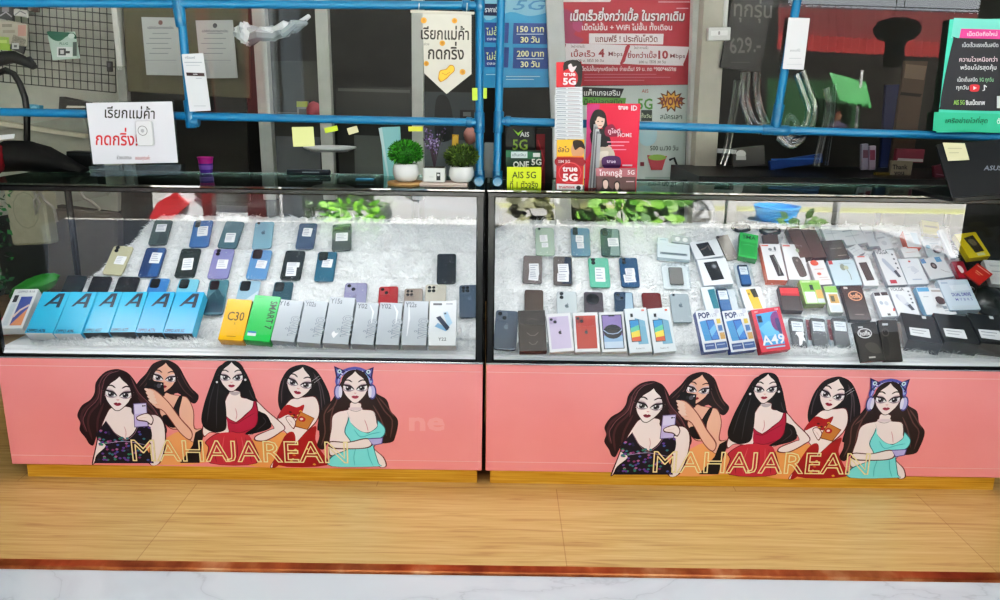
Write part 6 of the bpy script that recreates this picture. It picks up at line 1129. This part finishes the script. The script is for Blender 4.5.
skin('body', P_, [(0,1),(1,2),(2,3),(3,4),(2,5),(5,6),(6,7),(2,8),(8,9),(9,10),(0,11),(11,12),(12,13),(13,14),(0,15),(15,16),(16,17),(17,18)], [.15,.14,.15,.06,.055,.07,.05,.035,.07,.05,.035,.09,.065,.045,.04,.09,.065,.045,.04], cm('#8d86a8', .8), pr)
b = MB(); b.lathe([(.0,.86),(.17,.87),(.165,.6),(.13,.1),(.0,.1)], cm('#17181d', .8), n=16); b.build('trousers', pr)
b = MB(); b.blob((0,0,1.62), (.085,.1,.125), cm('#a8795e', .6), n=16, k=12); b.blob((0,.1,1.61), (.018,.022,.025), cm('#a8795e', .6), n=8, k=6); b.build('head', pr)
b = MB(); b.blob((0,-.025,1.66), (.098,.1,.11), cm('#120e0d', .7), n=16, k=10); b.build('hair', pr)
# white hatchback parked in front (side on)
DC = 7.4
c0 = mir(147,210,DC); c1 = mir(505,214,DC); LEN = c1.x - c0.x
car = thing('car', 'white hatchback parked outside, mirrored in the glass of the left case', 'car', Vector((c0.x, c0.y, ST)))
WP = cm('#e9ebee', .25, 0, .6); GLS = cm('#151a19', .7)
def carbody():
    zs = lambda x: 0
    top = [(0,.55),(.02,.95),(.06,1.22),(.16,1.46),(.30,1.54),(.52,1.50),(.66,1.26),(.74,1.06),(.92,.98),(.985,.84),(1,.55),(.985,.34)]
    prof = [(0,.34)] + top; N = len(prof); vs = []; fs = []
    for j, (yy, k) in enumerate(((0,.0),(.05,1),(1.62,1),(1.67,.0))):
        for x, z in prof:
            ins = .0
            zz = z if k else .34 + (z-.34)*.96; y_ = yy + (.13*max(0, (z-.95))/.55)*(1 if yy < .8 else -1)
            vs.append((x*LEN, -y_, zz))
    for j in range(3):
        for i in range(N): l_ = (i+1) % N; fs.append((j*N+i, j*N+l_, (j+1)*N+l_, (j+1)*N+i))
    fs += [tuple(range(N)), tuple(3*N+i for i in reversed(range(N)))]
    b = MB(); b.add(vs, fs, WP); b.build('car_body', car, smooth=35)
    def side(ps, mt, name, off=.012):
        b = MB(); b.add([(x*LEN, off - (.13*max(0, z-.95)/.55), z) for x, z in ps], [tuple(range(len(ps)))], mt); return b.build(name, car, smooth=0)
    side([(.20,1.40),(.13,1.14),(.17,1.02),(.36,1.0),(.355,1.46),(.28,1.47)], GLS, 'side_window'); side([(.375,1.46),(.38,1.0),(.66,1.02),(.645,1.20),(.52,1.44)], GLS, 'side_window')
    b = MB(); b.add([(LEN*.755,-.2,1.075),(LEN*.755,-1.47,1.075),(LEN*.54,-1.40,1.50),(LEN*.54,-.27,1.50)], [(0,1,2,3)], cm('#3a4650', .7)); b.build('windscreen', car, smooth=0)
    b = MB(); ps = [(-.012,.72),(.022,.66),(.115,1.02),(.08,1.16),(.03,1.04)]
    b.add([(x*LEN, .02 - .13*max(0, z-.95)/.55, z) for x, z in ps] + [(x*LEN, -.1, z) for x, z in ps], [(0,1,2,3,4)] + [(i, (i+1)%5, 5+(i+1)%5, 5+i) for i in range(5)], cm('#8d1a20', .5)); b.build('tail_light', car)['label'] = 'red tail light'
    b = MB(); b.blob((LEN*.665,.09,1.13), (.13,.09,.085), WP, n=16, k=10); b.box((LEN*.665,.02,1.07), (.06,.08,.03), cm('#22262a', .5)); b.build('side_mirror', car)
    for x in (.17, .80):
        for y_ in (-.1, -1.55):
            b = MB(); T = Matrix.Translation((x*LEN, y_, .32)) @ Matrix.Rotation(R(-90), 4, 'X')
            b.lathe([(.0,-.1),(.24,-.1),(.31,-.08),(.32,0),(.31,.1),(.24,.115),(.235,.1)], cm('#15161a', .7), n=28, M=T); b.lathe([(.235,.1),(.2,.06),(0,.07)], cm('#9aa0a6', .3, .8), n=28, M=T)
            for k in range(5): a = k*2*math.pi/5; b.box((.12*math.cos(a), .12*math.sin(a), .09), (.2, .05, .03), cm('#c9cdd2', .3, .8), M=T @ Matrix.Rotation(a, 4, 'Z') @ Matrix.Translation((.12 - .12*math.cos(a), -.12*math.sin(a), 0)))
            b.build('wheel', car)
    side([(.36,.98),(.375,.98),(.38,.45),(.365,.45)], cm('#8d9094', .4), 'door_gap', .006)
    b = MB(); b.box((LEN*.31,.02,.92), (.2,.03,.035), WP, ch=.01); b.build('door_handle', car)
carbody()
# a second wheel and body far right: only a grey pickup's flank with a wheel shows
wz = mir(690,217,8.5); b = MB(); T = Matrix.Translation((wz.x, wz.y, max(wz.z, ST+.32))) @ Matrix.Rotation(R(-90), 4, 'X')
b.lathe([(.0,-.1),(.28,-.1),(.34,-.07),(.34,.08),(.27,.11),(.255,.09),(.0,.05)], cm('#b5b8ba', .4), n=28, M=T)
for k in range(8): a = k*math.pi/4; b.tube([(0.05*math.cos(a),.05*math.sin(a),.1),(.25*math.cos(a),.25*math.sin(a),.1)], .018, cm('#55585c', .5), 6, M=T)
tag(b.build('cart_wheel'), 'pale spoked wheel outside, mirrored right of the leafy plant', 'wheel')
# shrubs and pots outside
def leaf_plant(px, py, d, label, n, ls, spread, h_, cols, seed, stems=True):
    p0 = mir(px, py, d); root = thing('outdoor_plant', label, 'plant', Vector((p0.x, p0.y, ST)), 'plants outside mirrored in the cases'); z0 = p0.z - ST; rr = random.Random(seed); G = [cm(c, .5) for c in cols]
    b = MB(); b.lathe([(0,0),(.16,0),(.2,.3),(.22,.34),(.19,.34),(.17,.3),(0,.3)], cm('#8a5a40', .8), n=20); b.build('plant_pot', root)
    b = MB()
    for i in range(n):
        a = rr.uniform(0, 6.283); rad = spread*math.sqrt(rr.random()); c = Vector((rad*math.cos(a), rad*math.sin(a)*.5, z0 + h_*rr.uniform(-1, 1)))
        if stems and i < 14: b.tube([(0,0,.3), (c.x*.4, c.y*.4, c.z*.7), c], .008, G[-1], 5)
        d_ = Vector((math.cos(a), math.sin(a)*.3 + .3, rr.uniform(-.6, .5))).normalized(); l_ = ls*rr.uniform(.7, 1.2); s_ = d_.cross(Vector((0, 1, .4))).normalized()*l_*.26
        b.add([c, c+d_*l_*.35+s_, c+d_*l_*.7+s_*.8, c+d_*l_, c+d_*l_*.7-s_*.8, c+d_*l_*.35-s_], [(0,1,2,3,4,5)], rr.choice(G))
    b.build('leaves', root, smooth=0); return root
leaf_plant(555,210,6.2,'olive-grey leafy plant outside, mirrored near the left post of the right case',80,.19,.40,.20,['#4a4d30','#5a5c3a','#3c3f28'],1)
leaf_plant(628,210,6.2,'green broad-leaved plant outside, mirrored in the middle of the right case',120,.20,.5,.22,['#3d6a22','#55852f','#2f5420','#6a9a3c'],2)
leaf_plant(352,214,6.0,'bright lime shrub outside, mirrored in front of the white hatchback',110,.09,.30,.12,['#5a9a22','#74b534','#427a1a'],3)
leaf_plant(316,214,6.1,'dark small-leaved shrub outside, mirrored left of the lime shrub',60,.06,.14,.14,['#2a4a24','#3d6330','#1c3318'],4)
leaf_plant(806,222,6.4,'low dark plant outside, mirrored beyond the brown cartons',14,.14,.26,.04,['#3d5a2a','#55753a'],5)
# blue barrel, grey post board
p = mir(777,209,13.6); b = MB(); b.lathe([(0,0),(.36,0),(.44,.26),(.46,.27),(.46,.30),(.42,.30),(.38,.05),(0,.05)], cm('#2f8fd6', .4), n=26); o = b.build('tub'); o.location = (p.x, p.y, ST); tag(o, 'bright blue tub outside, mirrored above the brown cartons', 'tub')
p = mir(680,205,6.2); b = MB(); b.box((0,0,.75), (.28,.05,1.5), cm('#3c453e', .7, noise=.3)); b.box((0,.03,1.0), (.2,.01,.5), cm('#55605a', .6)); o = b.build('signboard'); o.location = (p.x, p.y, ST); tag(o, 'dark upright board outside, mirrored between the leafy plant and the wheel', 'board')
# unseen dark slab added at the left so the clear case end mirrors dark
pa, pb = mir(-160,200,8.6), mir(146,200,8.6); struct(slabbox('dark_mirror_slab', pa.x, pb.x, pa.y-.2, pa.y, ST, 2.2, cm('#171411', .9, noise=.3, nscale=2)))
# porch posts
for k, (px, w_, c) in enumerate(((209,.10,'#4a1517'),(258,.19,'#3f1214'),(273,.11,'#5a6064'),(294,.2,'#3d444a'),(731,.09,'#dfe0dc'),(837,.03,'#8a8d8e'))):
    p = mir(px,205,5.9); struct(slabbox('porch_post', p.x - w_/2, p.x + w_/2, p.y - .06, p.y + .06, ST, .4 if px > 700 else 2.85, cm(c, .6)))
# ================================================================== light
w = bpy.data.worlds.new('sky'); SC.world = w; w.use_nodes = True; nt = w.node_tree; bg = nt.nodes['Background']
tc = nt.nodes.new('ShaderNodeTexCoord'); sp = nt.nodes.new('ShaderNodeSeparateXYZ'); rp = nt.nodes.new('ShaderNodeValToRGB')
rp.color_ramp.elements[0].position = 0; rp.color_ramp.elements[0].color = (3.4, 3.5, 3.6, 1); rp.color_ramp.elements[1].position = .3; rp.color_ramp.elements[1].color = (.55, .74, 1, 1)
nt.links.new(tc.outputs['Generated'], sp.inputs[0]); nt.links.new(sp.outputs['Z'], rp.inputs[0]); nt.links.new(rp.outputs[0], bg.inputs['Color']); bg.inputs['Strength'].default_value = 1.9
def light(name, kind, loc_, energy, rot=(0,0,0), size=None, col=(1,1,1)):
    l_ = bpy.data.lights.new(name, kind); l_.energy = energy; l_.color = col; o = bpy.data.objects.new(name, l_); COL.objects.link(o); o.location = loc_; o.rotation_euler = rot
    if size and kind == 'AREA': l_.shape = 'RECTANGLE'; l_.size, l_.size_y = size
    return o
s_ = light('sun', 'SUN', (0, 0, 8), 130, (R(-24), R(12), 0)); s_.data.angle = R(.6); s_.data.color = (1, .96, .9)
light('porch_fill', 'AREA', (.9, -1.7, 2.78), 30, (0, 0, 0), (3.4, .5))  # fill light added under the porch ceiling, no fixture there
light('shop_fill', 'AREA', (0, .9, 2.8), 14, (0, 0, 0), (2.5, .3))  # weak fill added to lift the room behind the counters
for x_ in ((XL0+XL1)/2, (XR0+XR1)/2):
    light('case_fill', 'AREA', (x_, .035, .976), 5.8, (R(14), 0, 0), (1.5, .03), (.96, .98, 1))  # area light added to brighten the case inside, not a real fitting
vs_ = SC.view_settings; vs_.use_curve_mapping = True; cmap = vs_.curve_mapping; cu_ = cmap.curves[3]
for x_, y_ in ((.03, .014), (.12, .098), (.45, .475)): cu_.points.new(x_, y_)
cmap.update()
SC.view_settings.view_transform = 'Standard'; SC.view_settings.look = 'None'; SC.view_settings.exposure = 0.0
